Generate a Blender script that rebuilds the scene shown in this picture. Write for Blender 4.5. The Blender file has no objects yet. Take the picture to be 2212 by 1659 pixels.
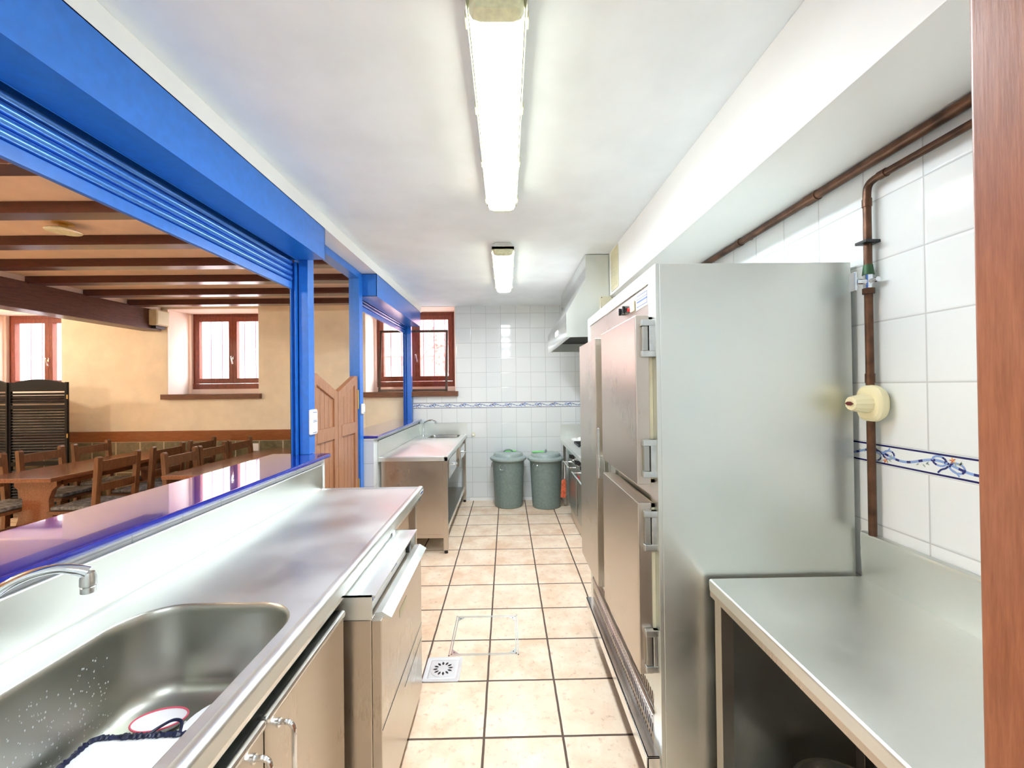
import bpy, bmesh, math, random
from mathutils import Vector, Matrix
random.seed(7)
S = bpy.context.scene
COL = S.collection
PI = math.pi

# ------------------------------------------------------------------ camera, world, exposure
yaw, pit, rol = .0134, .0073, .0118
fw = Vector((math.sin(yaw)*math.cos(pit), math.cos(yaw)*math.cos(pit), math.sin(pit)))
rt = Vector((math.cos(yaw), -math.sin(yaw), 0)); up = rt.cross(fw)
r2 = rt*math.cos(rol) - up*math.sin(rol); u2 = up*math.cos(rol) + rt*math.sin(rol)
cd = bpy.data.cameras.new('camera'); cam = bpy.data.objects.new('camera', cd); COL.objects.link(cam)
M = Matrix((r2, u2, -fw)).transposed().to_4x4(); M.translation = Vector((0, 0, 1.5))
cam.matrix_world = M
cd.sensor_fit = 'HORIZONTAL'; cd.sensor_width = 36; cd.lens = 893/2212*36; cd.clip_start = .02
S.camera = cam
W = bpy.data.worlds.new('sky'); S.world = W; W.use_nodes = True
bg = W.node_tree.nodes['Background']; bg.inputs[0].default_value = (.86, .93, 1, 1); bg.inputs[1].default_value = 2.6
S.view_settings.view_transform = 'Standard'; S.view_settings.look = 'None'
S.view_settings.exposure = 3.25; S.view_settings.gamma = 1; S.view_settings.use_curve_mapping = False
S.cycles.max_bounces = 10; S.cycles.diffuse_bounces = 6; S.cycles.glossy_bounces = 6
S.cycles.transparent_max_bounces = 12; S.cycles.caustics_reflective = True; S.cycles.sample_clamp_indirect = 8
S.cycles.use_denoising = True
TUBE = 8.2          # strength of the fluorescent diffusers
GLOBE_FILL = 30.0        # strength of the unseen globes added to light the dining room

def portal(x0, x1, z0, z1, y):
    l = bpy.data.lights.new('daylight_portal', 'AREA'); l.shape = 'RECTANGLE'; l.size = x1-x0; l.size_y = z1-z0
    l.cycles.is_portal = True
    o = bpy.data.objects.new('daylight_portal', l); o.location = ((x0+x1)/2, y, (z0+z1)/2); o.rotation_euler = (-PI/2, 0, 0)
    COL.objects.link(o)
for a in ((-1.83, -.73), (-4.42, -3.3), (-6.98, -5.88)): portal(a[0], a[1], 1.53, 2.58, 5.985)

# ------------------------------------------------------------------ materials
def srgb(r, g, b):
    f = lambda c: (c/255/12.92) if c/255 <= .04045 else ((c/255+.055)/1.055)**2.4
    return (f(r), f(g), f(b), 1)
class N:
    def __init__(s, name):
        s.m = bpy.data.materials.new(name); s.m.use_nodes = True; s.t = s.m.node_tree
        s.b = s.t.nodes['Principled BSDF']; s.out = s.t.nodes['Material Output']
    def n(s, typ, **k):
        o = s.t.nodes.new(typ)
        for a, v in k.items(): setattr(o, a, v)
        return o
    def l(s, a, b): s.t.links.new(a, b)
    def math(s, op, a, b=None, c=None):
        o = s.n('ShaderNodeMath', operation=op)
        for i, v in enumerate((a, b, c)):
            if v is None: continue
            if isinstance(v, (int, float)): o.inputs[i].default_value = v
            else: s.l(v, o.inputs[i])
        return o.outputs[0]
    def coord(s):
        return s.n('ShaderNodeTexCoord').outputs['Object']
    def mapped(s, scale=(1, 1, 1)):
        mp = s.n('ShaderNodeMapping'); mp.inputs['Scale'].default_value = scale
        s.l(s.coord(), mp.inputs[0]); return mp.outputs[0]
    def noise(s, scale, detail=3, vec=None, rough=.5):
        o = s.n('ShaderNodeTexNoise'); o.inputs['Scale'].default_value = scale; o.inputs['Detail'].default_value = detail
        o.inputs['Roughness'].default_value = rough
        s.l(vec if vec is not None else s.coord(), o.inputs['Vector']); return o.outputs['Fac']
    def ramp(s, fac, stops):
        o = s.n('ShaderNodeValToRGB'); e = o.color_ramp.elements
        while len(e) < len(stops): e.new(.5)
        for i, (p, c) in enumerate(stops): e[i].position = p; e[i].color = c
        s.l(fac, o.inputs[0]); return o.outputs[0]
    def mix(s, fac, a, b):
        o = s.n('ShaderNodeMix', data_type='RGBA')
        for i, v in ((0, fac), (6, a), (7, b)):
            if isinstance(v, (int, float)): o.inputs[i].default_value = v
            elif isinstance(v, tuple): o.inputs[i].default_value = v
            else: s.l(v, o.inputs[i])
        return o.outputs[2]
    def bump(s, h, strength=.3, dist=.002):
        o = s.n('ShaderNodeBump'); o.inputs['Strength'].default_value = strength; o.inputs['Distance'].default_value = dist
        s.l(h, o.inputs['Height']); s.l(o.outputs[0], s.b.inputs['Normal'])
    def set(s, **k):
        for a, v in k.items():
            i = s.b.inputs[{'base': 'Base Color', 'rough': 'Roughness', 'metal': 'Metallic', 'coat': 'Coat Weight', 'coatr': 'Coat Roughness', 'spec': 'Specular IOR Level', 'em': 'Emission Color', 'ems': 'Emission Strength', 'trans': 'Transmission Weight', 'ior': 'IOR'}[a]]
            if isinstance(v, (int, float, tuple)): i.default_value = v
            else: s.l(v, i)

def plain(name, c, rough=.5, metal=0, var=.04, scale=12, bump=0, **k):
    n = N(name); f = n.noise(scale, 4)
    c = srgb(*c)
    lo = tuple(max(0, v*(1-var*2)) for v in c[:3])+(1,); hi = tuple(min(1, v*(1+var*2)) for v in c[:3])+(1,)
    n.set(base=n.ramp(f, [(.3, lo), (.7, hi)]), rough=rough, metal=metal, **k)
    if bump: n.bump(n.noise(scale*8, 4), bump, .002)
    return n.m
def steel(name, base=(188, 188, 182), r0=.2, r1=.38, stretch=(1, 1, 60), bump=.04):
    n = N(name)
    big = n.noise(3.2, 4); fine = n.noise(22, 3, n.mapped(stretch))
    c = srgb(*base); d = tuple(v*.84 for v in c[:3])+(1,)
    n.set(base=n.mix(big, d, c), metal=1.0)
    mr = n.n('ShaderNodeMapRange'); mr.inputs[3].default_value = r0; mr.inputs[4].default_value = r1
    mr.inputs[1].default_value = .3; mr.inputs[2].default_value = .7
    n.l(n.math('ADD', n.math('MULTIPLY', big, .7), n.math('MULTIPLY', fine, .3)), mr.inputs[0])
    n.l(mr.outputs[0], n.b.inputs['Roughness'])
    n.bump(n.math('ADD', n.math('MULTIPLY', fine, .12), big), bump, .01)
    return n.m
def wood(name, dark, light, stretch=(1, 12, 12), rough=.45, coat=.15, scale=3):
    n = N(name); f = n.noise(scale*3, 6, n.mapped(stretch), .6); g = n.noise(scale*12, 3, n.mapped(stretch))
    k = n.math('ADD', n.math('MULTIPLY', f, .75), n.math('MULTIPLY', g, .25))
    n.set(base=n.ramp(k, [(.32, srgb(*dark)), (.68, srgb(*light))]), rough=rough, coat=coat, coatr=.2)
    n.bump(k, .15, .002); return n.m
def tiles(name, ua, va, u0, v0, pu, pv, gw, cols, grout, rough=.08, bump=.5, mott=0, spots=None):
    """grid of tiles in world metres along axes ua/va"""
    n = N(name); sp = n.n('ShaderNodeSeparateXYZ'); n.l(n.coord(), sp.inputs[0])
    wob = n.math('MULTIPLY', n.math('SUBTRACT', n.noise(9, 3), .5), gw*.5) if mott else 0.0
    def ax(a, o, p):
        t = n.math('DIVIDE', n.math('SUBTRACT', n.math('ADD', sp.outputs[a], wob), o), p)
        fr = n.math('FRACT', t)
        d = n.math('MULTIPLY', n.math('MINIMUM', fr, n.math('SUBTRACT', 1.0, fr)), p)
        return d, n.math('FLOOR', t)
    du, iu = ax(ua, u0, pu); dv, iv = ax(va, v0, pv)
    d = n.math('MINIMUM', du, dv)
    mr = n.n('ShaderNodeMapRange'); mr.interpolation_type = 'SMOOTHSTEP'
    mr.inputs[1].default_value = gw*.5; mr.inputs[2].default_value = gw*.5+.0015
    n.l(d, mr.inputs[0]); mask = mr.outputs[0]
    wn = n.n('ShaderNodeTexWhiteNoise', noise_dimensions='2D'); cv = n.n('ShaderNodeCombineXYZ')
    n.l(iu, cv.inputs[0]); n.l(iv, cv.inputs[1]); n.l(cv.outputs[0], wn.inputs['Vector'])
    base = n.mix(wn.outputs['Value'], srgb(*cols[0]), srgb(*cols[1]))
    if mott:
        f = n.noise(5, 6, None, .65); base = n.mix(n.ramp(f, [(.38, (0, 0, 0, 1)), (.62, (1, 1, 1, 1))]), base, srgb(*cols[2]))
        g = n.noise(28, 5, None, .7); base = n.mix(n.ramp(g, [(.56, (0, 0, 0, 1)), (.74, (.75, .75, .75, 1))]), base, srgb(*cols[3]))
    gc = srgb(*grout)
    n.set(base=n.mix(mask, gc, base))
    rr = n.n('ShaderNodeMapRange'); rr.inputs[3].default_value = .7; rr.inputs[4].default_value = rough
    n.l(mask, rr.inputs[0]); n.l(rr.outputs[0], n.b.inputs['Roughness'])
    mb = n.n('ShaderNodeMapRange'); mb.interpolation_type = 'SMOOTHSTEP'; mb.inputs[1].default_value = gw*.3; mb.inputs[2].default_value = gw*.5+.006
    n.l(d, mb.inputs[0])
    h = mb.outputs[0]
    n.bump(n.math('ADD', h, n.math('MULTIPLY', n.noise(6, 2), .6 if not mott else 1.0)), bump, .0015)
    return n.m
def emit(name, c, s):
    n = N(name); n.set(base=(.9, .9, .9, 1), em=srgb(*c), ems=s, rough=.3); return n.m
def glass(name, tint=(1, 1, 1, 1), refl=.08):
    n = N(name); tr = n.n('ShaderNodeBsdfTransparent'); tr.inputs[0].default_value = tint
    gl = n.n('ShaderNodeBsdfGlossy'); gl.inputs['Roughness'].default_value = .03
    fr = n.n('ShaderNodeFresnel'); fr.inputs[0].default_value = 1.45
    mx = n.n('ShaderNodeMixShader'); ge = n.n('ShaderNodeNewGeometry'); n.l(n.math('MULTIPLY', fr.outputs[0], n.math('SUBTRACT', 1.0, ge.outputs['Backfacing'])), mx.inputs[0]); n.l(tr.outputs[0], mx.inputs[1]); n.l(gl.outputs[0], mx.inputs[2])
    n.l(mx.outputs[0], n.out.inputs[0]); return n.m

MT = {}
MT['plaster'] = plain('white_ceiling_paint', (240, 247, 250), .7, var=.02, scale=4, bump=.05)
MT['soffit'] = plain('white_gloss_paint', (242, 243, 240), .35, var=.01, scale=3)
MT['cream'] = plain('cream_wall_paint', (240, 230, 206), .8, var=.03, scale=5, bump=.12)
MT['cream_ceiling'] = plain('ochre_ceiling_paint', (222, 200, 178), .85, var=.03, scale=5, bump=.1)
MT['pink'] = plain('pale_reveal_paint', (252, 230, 216), .8, var=.02, scale=5, bump=.1)
wt = [(224, 229, 229), (230, 234, 233)]; WG = (190, 193, 192)
MT['tile_right'] = tiles('white_wall_tile_right', 1, 2, 1.173, .110, .1995, .198, .003, wt, WG, .07)
MT['tile_back'] = tiles('white_wall_tile_back', 0, 2, -.455, .045, .198, .197, .003, wt, WG, .07)
MT['tile_low'] = tiles('white_wall_tile_low', 1, 2, .1, .045, .2, .2, .003, wt, WG, .07)
MT['floor'] = tiles('terracotta_floor_tile', 0, 1, -.114, 1.782, .3385, .343, .009,
                    [(228, 192, 158), (240, 212, 182), (248, 228, 202), (190, 142, 108)], (92, 72, 58), .32, .5, mott=1)
MT['stone'] = tiles('dado_stone_tile', 0, 2, -2.95, .44, .31, .4, .012, [(120, 112, 84), (140, 130, 100), (96, 92, 66), (165, 155, 125)], (190, 180, 150), .4, .4, mott=1)
MT['blue'] = plain('blue_gloss_paint', (34, 116, 212), .3, var=.04, scale=30, coat=.3, coatr=.15)
MT['blue_slat'] = plain('blue_gloss_slat', (70, 140, 228), .26, .6, var=.03, scale=30, coat=1.0, coatr=.12)
MT['satin'] = plain('satin_metal', (226, 227, 226), .35, .5, var=.02)
MT['bar_blue'] = plain('blue_polished_bar', (24, 40, 150), .07, var=.08, scale=14, coat=1.0, coatr=.02)
MT['steel'] = steel('brushed_steel_top', (240, 242, 238), .32, .6, (1, 30, 1), .07)
MT['steel_v'] = steel('brushed_steel_panel', (212, 202, 190), .24, .38, (30, 30, 1))
MT['steel_s'] = steel('brushed_steel_side', (230, 233, 227), .28, .54, (1, 1, 40), .09)
MT['steel_dark'] = steel('worn_steel', (186, 186, 180), .25, .42, (30, 1, 30))
MT['steel_bright'] = steel('bright_steel', (242, 243, 241), .12, .25, (1, 20, 1), .01)
MT['steel_basin'] = steel('basin_steel', (190, 190, 180), .3, .45, (1, 1, 1), .03)
MT['chrome'] = plain('chrome', (225, 228, 232), .08, 1.0, var=.02)
MT['cast'] = plain('cast_aluminium', (205, 208, 206), .32, 1.0, var=.05, scale=30)
MT['beam_wood'] = wood('dark_joist_wood', (50, 16, 10), (84, 36, 22), (1, 10, 10), .28, .5)
MT['beam_y'] = wood('dark_beam_wood', (60, 28, 16), (104, 58, 38), (10, 1, 10), .45, .2)
MT['frame_wood'] = wood('red_brown_window_wood', (104, 44, 26), (150, 72, 46), (8, 8, 1), .4, .2)
MT['screen_wood'] = wood('dark_screen_wood', (58, 36, 20), (84, 56, 34), (8, 8, 1), .5, .1)
MT['sill_wood'] = wood('brown_sill_wood', (86, 50, 28), (128, 78, 46), (1, 10, 10), .45, .2)
MT['door_wood'] = wood('honey_door_wood', (150, 98, 66), (188, 134, 98), (12, 12, 1), .4, .3)
MT['jamb_wood'] = wood('varnished_jamb_wood', (132, 78, 50), (160, 100, 68), (14, 14, 1), .38, .35)
MT['table_wood'] = wood('table_wood', (102, 60, 36), (146, 94, 62), (10, 1, 10), .18, .6)
MT['chair_wood'] = wood('chair_wood', (88, 54, 30), (124, 82, 50), (8, 8, 1), .3, .4)
MT['dado_wood'] = wood('dado_wood', (122, 66, 24), (160, 94, 42), (1, 12, 12), .35, .35)
MT['black_wood'] = plain('black_lacquer', (7, 6, 6), .55, var=.2, spec=.25)
MT['cushion'] = plain('grey_patterned_cushion', (120, 120, 118), .9, var=.35, scale=30, bump=.3)
MT['copper'] = plain('aged_copper', (98, 68, 50), .38, .6, var=.25, scale=18)
MT['green_metal'] = plain('green_fitting', (56, 92, 60), .5, .3, var=.15)
MT['valve_cream'] = plain('cream_plastic', (240, 230, 188), .35, var=.02)
MT['maroon'] = plain('maroon_plastic', (96, 26, 28), .3)
MT['bin'] = plain('grey_green_bin_plastic', (126, 142, 136), .42, var=.06, scale=40, bump=.05)
MT['bin_lid'] = plain('grey_green_lid_plastic', (158, 172, 166), .35, var=.04, scale=30)
MT['green_label'] = plain('green_sticker', (120, 240, 110), .5)
MT['white_plastic'] = plain('white_plastic', (244, 244, 242), .3, var=.01)
MT['white_paper'] = plain('white_paper', (246, 246, 240), .6, var=.01)
MT['cream_plastic'] = plain('ivory_plastic', (222, 216, 186), .45, var=.03)
MT['speaker'] = plain('speaker_beige', (196, 178, 140), .5, var=.05)
MT['black'] = plain('black_plastic', (18, 18, 20), .35)
MT['dark'] = plain('dark_void', (26, 24, 20), .7)
MT['navy'] = plain('navy_rim', (28, 32, 66), .35, var=.3, scale=60)
MT['red'] = plain('red_plastic', (196, 44, 44), .4)
MT['pinkred'] = plain('pink_red_rim', (226, 92, 112), .4)
MT['blue_ink'] = plain('blue_ink', (52, 84, 150), .5)
MT['orange'] = plain('orange_packet', (196, 92, 60), .4, var=.25, scale=40)
MT['dish'] = plain('white_dish', (248, 248, 250), .15, var=.01)
MT['brass'] = plain('brass', (226, 190, 110), .3, .8)
MT['housing'] = plain('lamp_housing', (214, 216, 208), .4, var=.02)
MT['tube'] = emit('lit_diffuser', (234, 245, 254), TUBE)
MT['tube_side'] = emit('lit_diffuser_side', (250, 250, 226), 1.2)
MT['globe'] = emit('added_globe_glow', (255, 240, 218), GLOBE_FILL)
MT['clear'] = plain('clear_diffuser_end', (232, 234, 196), .15, var=.05, scale=60)
MT['pane'] = glass('window_pane')
MT['mesh_pane'] = glass('hazy_pane', (.93, .84, .80, 1))
MT['iron'] = plain('mauve_iron', (176, 124, 140), .5)
MT['facade'] = plain('pink_facade', (158, 116, 116), .9, var=.03, scale=2)
MT['facade_white'] = plain('white_facade', (200, 192, 190), .9, var=.02, scale=2)
MT['facade_glass'] = plain('facade_window', (128, 124, 136), .2)
MT['rubble'] = tiles('pale_stone_facade', 0, 2, 0, 0, .62, .3, .03, [(168, 156, 154), (176, 164, 162), (186, 176, 174), (160, 142, 140)], (150, 138, 140), .9, .5, mott=1)
MT['bark'] = plain('palm_bark', (136, 106, 104), .9, var=.35, scale=20, bump=.5)
MT['frond'] = plain('dry_frond', (138, 112, 110), .8, var=.2)
MT['asphalt'] = plain('street_paving', (150, 146, 140), .9)
MT['lines'] = plain('navy_border_line', (30, 30, 92), .1)
MT['rib_dark'] = plain('navy_ribbon', (44, 50, 112), .1)
MT['rib_light'] = plain('sky_ribbon', (138, 164, 214), .1)
MT['leaf'] = plain('grey_green_leaf', (150, 168, 156), .1)
MT['petal'] = plain('orange_petal', (232, 172, 84), .1)
MT['petal_red'] = plain('red_petal', (196, 96, 60), .1)
MT['glaze'] = plain('border_glaze', (228, 233, 233), .08, var=.01)

# ------------------------------------------------------------------ mesh helpers
def bx(bm, lo, hi, bev=0, seg=2, mi=0):
    t = bmesh.new(); bmesh.ops.create_cube(t, size=1)
    for v in t.verts: v.co = Vector([(lo[i]+hi[i])/2+v.co[i]*(hi[i]-lo[i]) for i in range(3)])
    if bev: bmesh.ops.bevel(t, geom=list(t.edges), offset=min(bev, .49*min(abs(hi[i]-lo[i]) for i in range(3))), segments=seg, affect='EDGES', profile=.5)
    merge(bm, t, mi)
def merge(bm, t, mi=0, mat=None):
    mp = {}
    for v in t.verts: mp[v] = bm.verts.new(mat @ v.co if mat else v.co)
    for f in t.faces:
        try: g = bm.faces.new([mp[v] for v in f.verts]); g.material_index = mi if mi else f.material_index
        except ValueError: pass
    t.free()
def cyl(bm, a, b, r, r2=None, n=16, mi=0, cap=True):
    a = Vector(a); b = Vector(b); d = b-a; L = d.length
    t = bmesh.new(); bmesh.ops.create_cone(t, cap_ends=cap, segments=n, radius1=r, radius2=r if r2 is None else r2, depth=L)
    q = Vector((0, 0, 1)).rotation_difference(d.normalized()).to_matrix().to_4x4()
    merge(bm, t, mi, Matrix.Translation((a+b)/2) @ q)
def sph(bm, c, r, sc=(1, 1, 1), n=12, mi=0):
    t = bmesh.new(); bmesh.ops.create_uvsphere(t, u_segments=n*2, v_segments=n, radius=r)
    merge(bm, t, mi, Matrix.Translation(c) @ Matrix.Diagonal((*sc, 1)))
def lathe(bm, prof, c=(0, 0, 0), n=32, mi=0, sx=1, sy=1):
    rings = []
    for r, z in prof:
        rings.append([bm.verts.new((c[0]+r*sx*math.cos(2*PI*i/n), c[1]+r*sy*math.sin(2*PI*i/n), c[2]+z)) for i in range(n)])
    for a, b in zip(rings, rings[1:]):
        for i in range(n):
            f = bm.faces.new((a[i], a[(i+1) % n], b[(i+1) % n], b[i])); f.material_index = mi
    for ring, fl in ((rings[0], True), (rings[-1], False)):
        f = bm.faces.new(list(reversed(ring)) if fl else ring); f.material_index = mi
def tube(bm, pts, r, n=10, mi=0, closed=False):
    pts = [Vector(p) for p in pts]; m = len(pts); rings = []; prev = None
    for i, p in enumerate(pts):
        if closed: d = (pts[(i+1) % m]-pts[i-1]).normalized()
        else: d = (pts[min(i+1, m-1)]-pts[max(i-1, 0)]).normalized()
        if prev is None:
            u = d.orthogonal().normalized()
        else:
            u = (prev-d*prev.dot(d)).normalized()
        prev = u; w = d.cross(u); rr = r[i] if isinstance(r, (list, tuple)) else r
        rings.append([bm.verts.new(p+(u*math.cos(2*PI*k/n)+w*math.sin(2*PI*k/n))*rr) for k in range(n)])
    prs = list(zip(rings, rings[1:]))+([(rings[-1], rings[0])] if closed else [])
    for a, b in prs:
        for k in range(n):
            f = bm.faces.new((a[k], a[(k+1) % n], b[(k+1) % n], b[k])); f.material_index = mi
    if not closed:
        bm.faces.new(list(reversed(rings[0]))).material_index = mi; bm.faces.new(rings[-1]).material_index = mi
def smooth(pts, k=6):
    """Catmull-Rom through the points"""
    P = [Vector(p) for p in pts]; P = [P[0]*2-P[1]]+P+[P[-1]*2-P[-2]]; o = []
    for i in range(1, len(P)-2):
        for j in range(k):
            t = j/k; a, b, c, d = P[i-1:i+3]
            o.append(.5*((2*b)+(c-a)*t+(2*a-5*b+4*c-d)*t*t+(3*b-a-3*c+d)*t**3))
    o.append(P[-2]); return o
def prism(bm, poly, axis, a, b, bev=0, mi=0):
    """poly: 2-D points on the two axes other than axis, in order; extruded from a to b"""
    t = bmesh.new()
    def mk(p, w):
        q = list(p); q.insert(axis, w); return t.verts.new(q)
    A = [mk(p, a) for p in poly]; B = [mk(p, b) for p in poly]
    t.faces.new(list(reversed(A))); t.faces.new(B)
    for i in range(len(poly)): j = (i+1) % len(poly); t.faces.new((A[i], A[j], B[j], B[i]))
    bmesh.ops.recalc_face_normals(t, faces=list(t.faces))
    if bev: bmesh.ops.bevel(t, geom=list(t.edges), offset=bev, segments=2, affect='EDGES', profile=.5)
    merge(bm, t, mi)
def rrect(cx, cy, hx, hy, r, n=8):
    o = []
    for sx, sy, a0 in ((1, 1, 0), (-1, 1, 90), (-1, -1, 180), (1, -1, 270)):
        for k in range(n+1):
            a = math.radians(a0+90*k/n); o.append((cx+sx*(hx-r)+r*math.cos(a), cy+sy*(hy-r)+r*math.sin(a)))
    return o
def loops(bm, L, cap=True, mi=0):
    R = [[bm.verts.new(p) for p in l] for l in L]
    for a, b in zip(R, R[1:]):
        n = len(a)
        for i in range(n): bm.faces.new((a[i], b[i], b[(i+1) % n], a[(i+1) % n])).material_index = mi
    if cap: bm.faces.new(R[-1]).material_index = mi
    return R
def holed_top(bm, outer, inner, z):
    vs = []
    es = []
    for l in (outer, inner):
        v = [bm.verts.new((x, y, z)) for x, y in l]; vs.append(v)
        es += [bm.edges.new((v[i], v[(i+1) % len(v)])) for i in range(len(v))]
    bmesh.ops.triangle_fill(bm, use_beauty=True, edges=es)
def basin(bm, cx, cy, hx, hy, r, z, depth):
    L = []
    for off, dz, rr in ((.0, 0, 0), (.004, -.003, 0), (.007, -.012, 0), (.010, -.03, 0), (.018, -depth+.05, 0), (.026, -depth+.02, 0), (.05, -depth+.004, 0), (.085, -depth, 0)):
        L.append([(x, y, z+dz) for x, y in rrect(cx, cy, hx-off, hy-off, max(.02, r-off*.6))])
    loops(bm, L)

def world_pos(o):
    v = Vector((0, 0, 0))
    while o: v += o.location; o = o.parent
    return v
def finish(name, bm, mats, parent=None, origin=None, sharp=35, recalc=True, wn=True):
    if recalc: bmesh.ops.recalc_face_normals(bm, faces=list(bm.faces))
    for f in bm.faces: f.smooth = True
    for e in bm.edges:
        if len(e.link_faces) == 2 and e.calc_face_angle(0) > math.radians(sharp): e.smooth = False
        elif len(e.link_faces) != 2: e.smooth = False
    if parent is not None: off = world_pos(parent); loc = Vector((0, 0, 0))
    elif origin is not None: off = Vector(origin); loc = off.copy()
    else: off = Vector((0, 0, 0)); loc = off.copy()
    me = bpy.data.meshes.new(name)
    for v in bm.verts: v.co -= off
    bm.to_mesh(me); bm.free()
    for m in (mats if isinstance(mats, (list, tuple)) else [mats]): me.materials.append(MT[m] if isinstance(m, str) else m)
    o = bpy.data.objects.new(name, me); COL.objects.link(o); o.location = loc
    if wn:
        m_ = o.modifiers.new('normals', 'WEIGHTED_NORMAL'); m_.keep_sharp = True; m_.weight = 90
    if parent is not None: o.parent = parent
    return o
def thing(name, label, cat, loc, group=None):
    o = bpy.data.objects.new(name, None); COL.objects.link(o); o.location = loc; o.empty_display_size = .1
    o['label'] = label; o['category'] = cat
    if group: o['group'] = group
    return o
def tag(o, label, cat, group=None):
    o['label'] = label; o['category'] = cat
    if group: o['group'] = group
    return o
def struct(name, fn, mats, label=None, parent=None, **k):
    bm = bmesh.new(); fn(bm); o = finish(name, bm, mats, parent, **k)
    if parent is None:
        o['kind'] = 'structure'
        if label: o['label'] = label; o['category'] = name.split('_')[0]
    return o
def part(name, mats, parent, fn=None, label=None, **k):
    bm = bmesh.new(); fn(bm); o = finish(name, bm, mats, parent, **k)
    if label: o['label'] = label
    return o
def B(*boxes, bev=0, seg=2):
    """build function from a list of (lo, hi) boxes"""
    def f(bm):
        for b in boxes: bx(bm, b[0], b[1], b[2] if len(b) > 2 else bev, seg)
    return f
def copy_tree(o, loc=None, label=None, rot=None):
    def cp(s, par):
        c = s.copy(); COL.objects.link(c)
        if par: c.parent = par
        for ch in [x for x in bpy.data.objects if x.parent == s]: cp(ch, c)
        return c
    c = cp(o, None)
    if loc is not None: c.location = loc
    if rot is not None: c.rotation_euler = (0, 0, rot)
    if label: c['label'] = label
    return c

# ================================================================== SETTING
def extra_tiles():
    MT['tile_right_low'] = tiles('white_wall_tile_right_low', 1, 2, 1.173, 1.037, .1995, .198, .003, wt, WG, .07)
    MT['tile_right'] = tiles('white_wall_tile_right_up', 1, 2, 1.173, 1.302, .1995, .198, .003, wt, WG, .07)
    MT['tile_back_low'] = tiles('white_wall_tile_back_low', 0, 2, -.465, .045, .1977, .197, .003, wt, WG, .07)
    MT['tile_back'] = tiles('white_wall_tile_back_up', 0, 2, -.465, 1.302, .1977, .197, .003, wt, WG, .07)
extra_tiles()
ZC = 2.583
struct('floor', B(((-9, -3.3, -.1), (1.35, 5.975, 0))), 'floor')
struct('ceiling', B(((-1.245, -3.3, ZC), (1.35, 5.5, 2.72))), 'plaster')
struct('ceiling_dining', B(((-9, -3.3, 2.6), (-1.245, 5.5, 2.72))), 'cream_ceiling')
struct('trim_1', B(((-1.245, -3.2, 2.502), (-1.12, 5.5, ZC)), bev=.002), 'soffit', 'white beam along the kitchen ceiling over the serving hatches')
struct('trim_2', B(((.853, -3.2, 2.232), (1.2095, 3.36, ZC)), bev=.003), 'soffit', 'wide white boxed soffit along the right side of the ceiling')
struct('wall_right', B(((1.21, -3.3, 0), (1.35, 5.5, 1.235))), 'tile_right_low')
struct('wall_right_upper', B(((1.21, -3.3, 1.302), (1.35, 5.5, ZC))), 'tile_right')
struct('wall_front', B(((-9, -3.3, 0), (1.21, -3.2, 2.6))), 'plaster')
struct('wall_front_stub', B(((.70, .26, 0), (1.21, .47, ZC))), 'plaster')
struct('door_1', B(((.58, .10, 0), (.70, .505, ZC-.001)), bev=.006), 'jamb_wood', 'varnished brown wooden door jamb at the right edge of the view')
struct('wall_left', B(((-9.1, -3.3, 0), (-9, 5.975, 2.72))), 'cream')
WINS = [(-1.87, -.675, -1.83, -.73), (-4.46, -3.265, -4.42, -3.30), (-7.02, -5.83, -6.98, -5.87)]
def back(bm):
    y0, y1 = 5.5, 5.975
    xs = [-9]+[w for q in reversed(WINS) for w in q[:2]]+[1.35]
    for a, b in zip(xs[::2], xs[1::2]): bx(bm, (a, y0+(.012 if a > -1 else 0), 0), (b, y1, 2.72))
    for a, b, c, d in WINS:
        bx(bm, (a, y0+(.0 if a < -2 else .012), 0), (b, y1, 1.455)); bx(bm, (a, y0, ZC), (b, y1, 2.72))
struct('wall_back', back, 'cream')
def reveal(bm):
    for a, b, c, d in WINS:
        bx(bm, (a, 5.86, 1.455), (c, 5.974, ZC)); bx(bm, (d, 5.86, 1.455), (b, 5.974, ZC)); bx(bm, (a, 5.87, 1.455), (b, 5.974, 1.52))
        bx(bm, (a, 5.502, 1.45), (a+.006, 5.88, ZC)); bx(bm, (b-.006, 5.502, 1.45), (b, 5.88, ZC)); bx(bm, (a, 5.502, ZC-.006), (b, 5.88, ZC))
struct('trim_3', reveal, 'pink', 'pale plaster reveals around the three windows')
struct('wall_back_tiles', B(((-1.24, 5.5, 0), (1.21, 5.512, 1.227))), 'tile_back_low')
struct('wall_back_tiles_upper', B(((-1.24, 5.5, 1.302), (-.675, 5.512, 1.40)), ((-.675, 5.5, 1.302), (1.21, 5.512, ZC))), 'tile_back')
struct('baseboard_back', B(((-.5, 5.494, 0), (.66, 5.4995, .04))), 'white_plastic')
struct('wall_low', B(((-1.48, -1.0, 0), (-1.165, 2.655, 1.065))), 'tile_low', 'low white tiled wall carrying the near blue bar')
struct('wall_partition', B(((-1.345, -3.2, 0), (-1.2, -1.005, 2.5))), 'plaster')
struct('wall_low_far', B(((-1.48, 3.625, 0), (-1.165, 5.498, 1.065))), 'tile_low', 'low white tiled wall carrying the far blue bar')
struct('trim_4', B(((-9, 5.478, .84), (-1.49, 5.4995, .977)), bev=.004), 'dado_wood', 'brown wooden dado rail along the dining room wall')
struct('trim_5', B(((-9, 5.486, 0), (-1.49, 5.4995, .84))), 'stone', 'mottled stone tile dado under the wooden rail')

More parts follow.
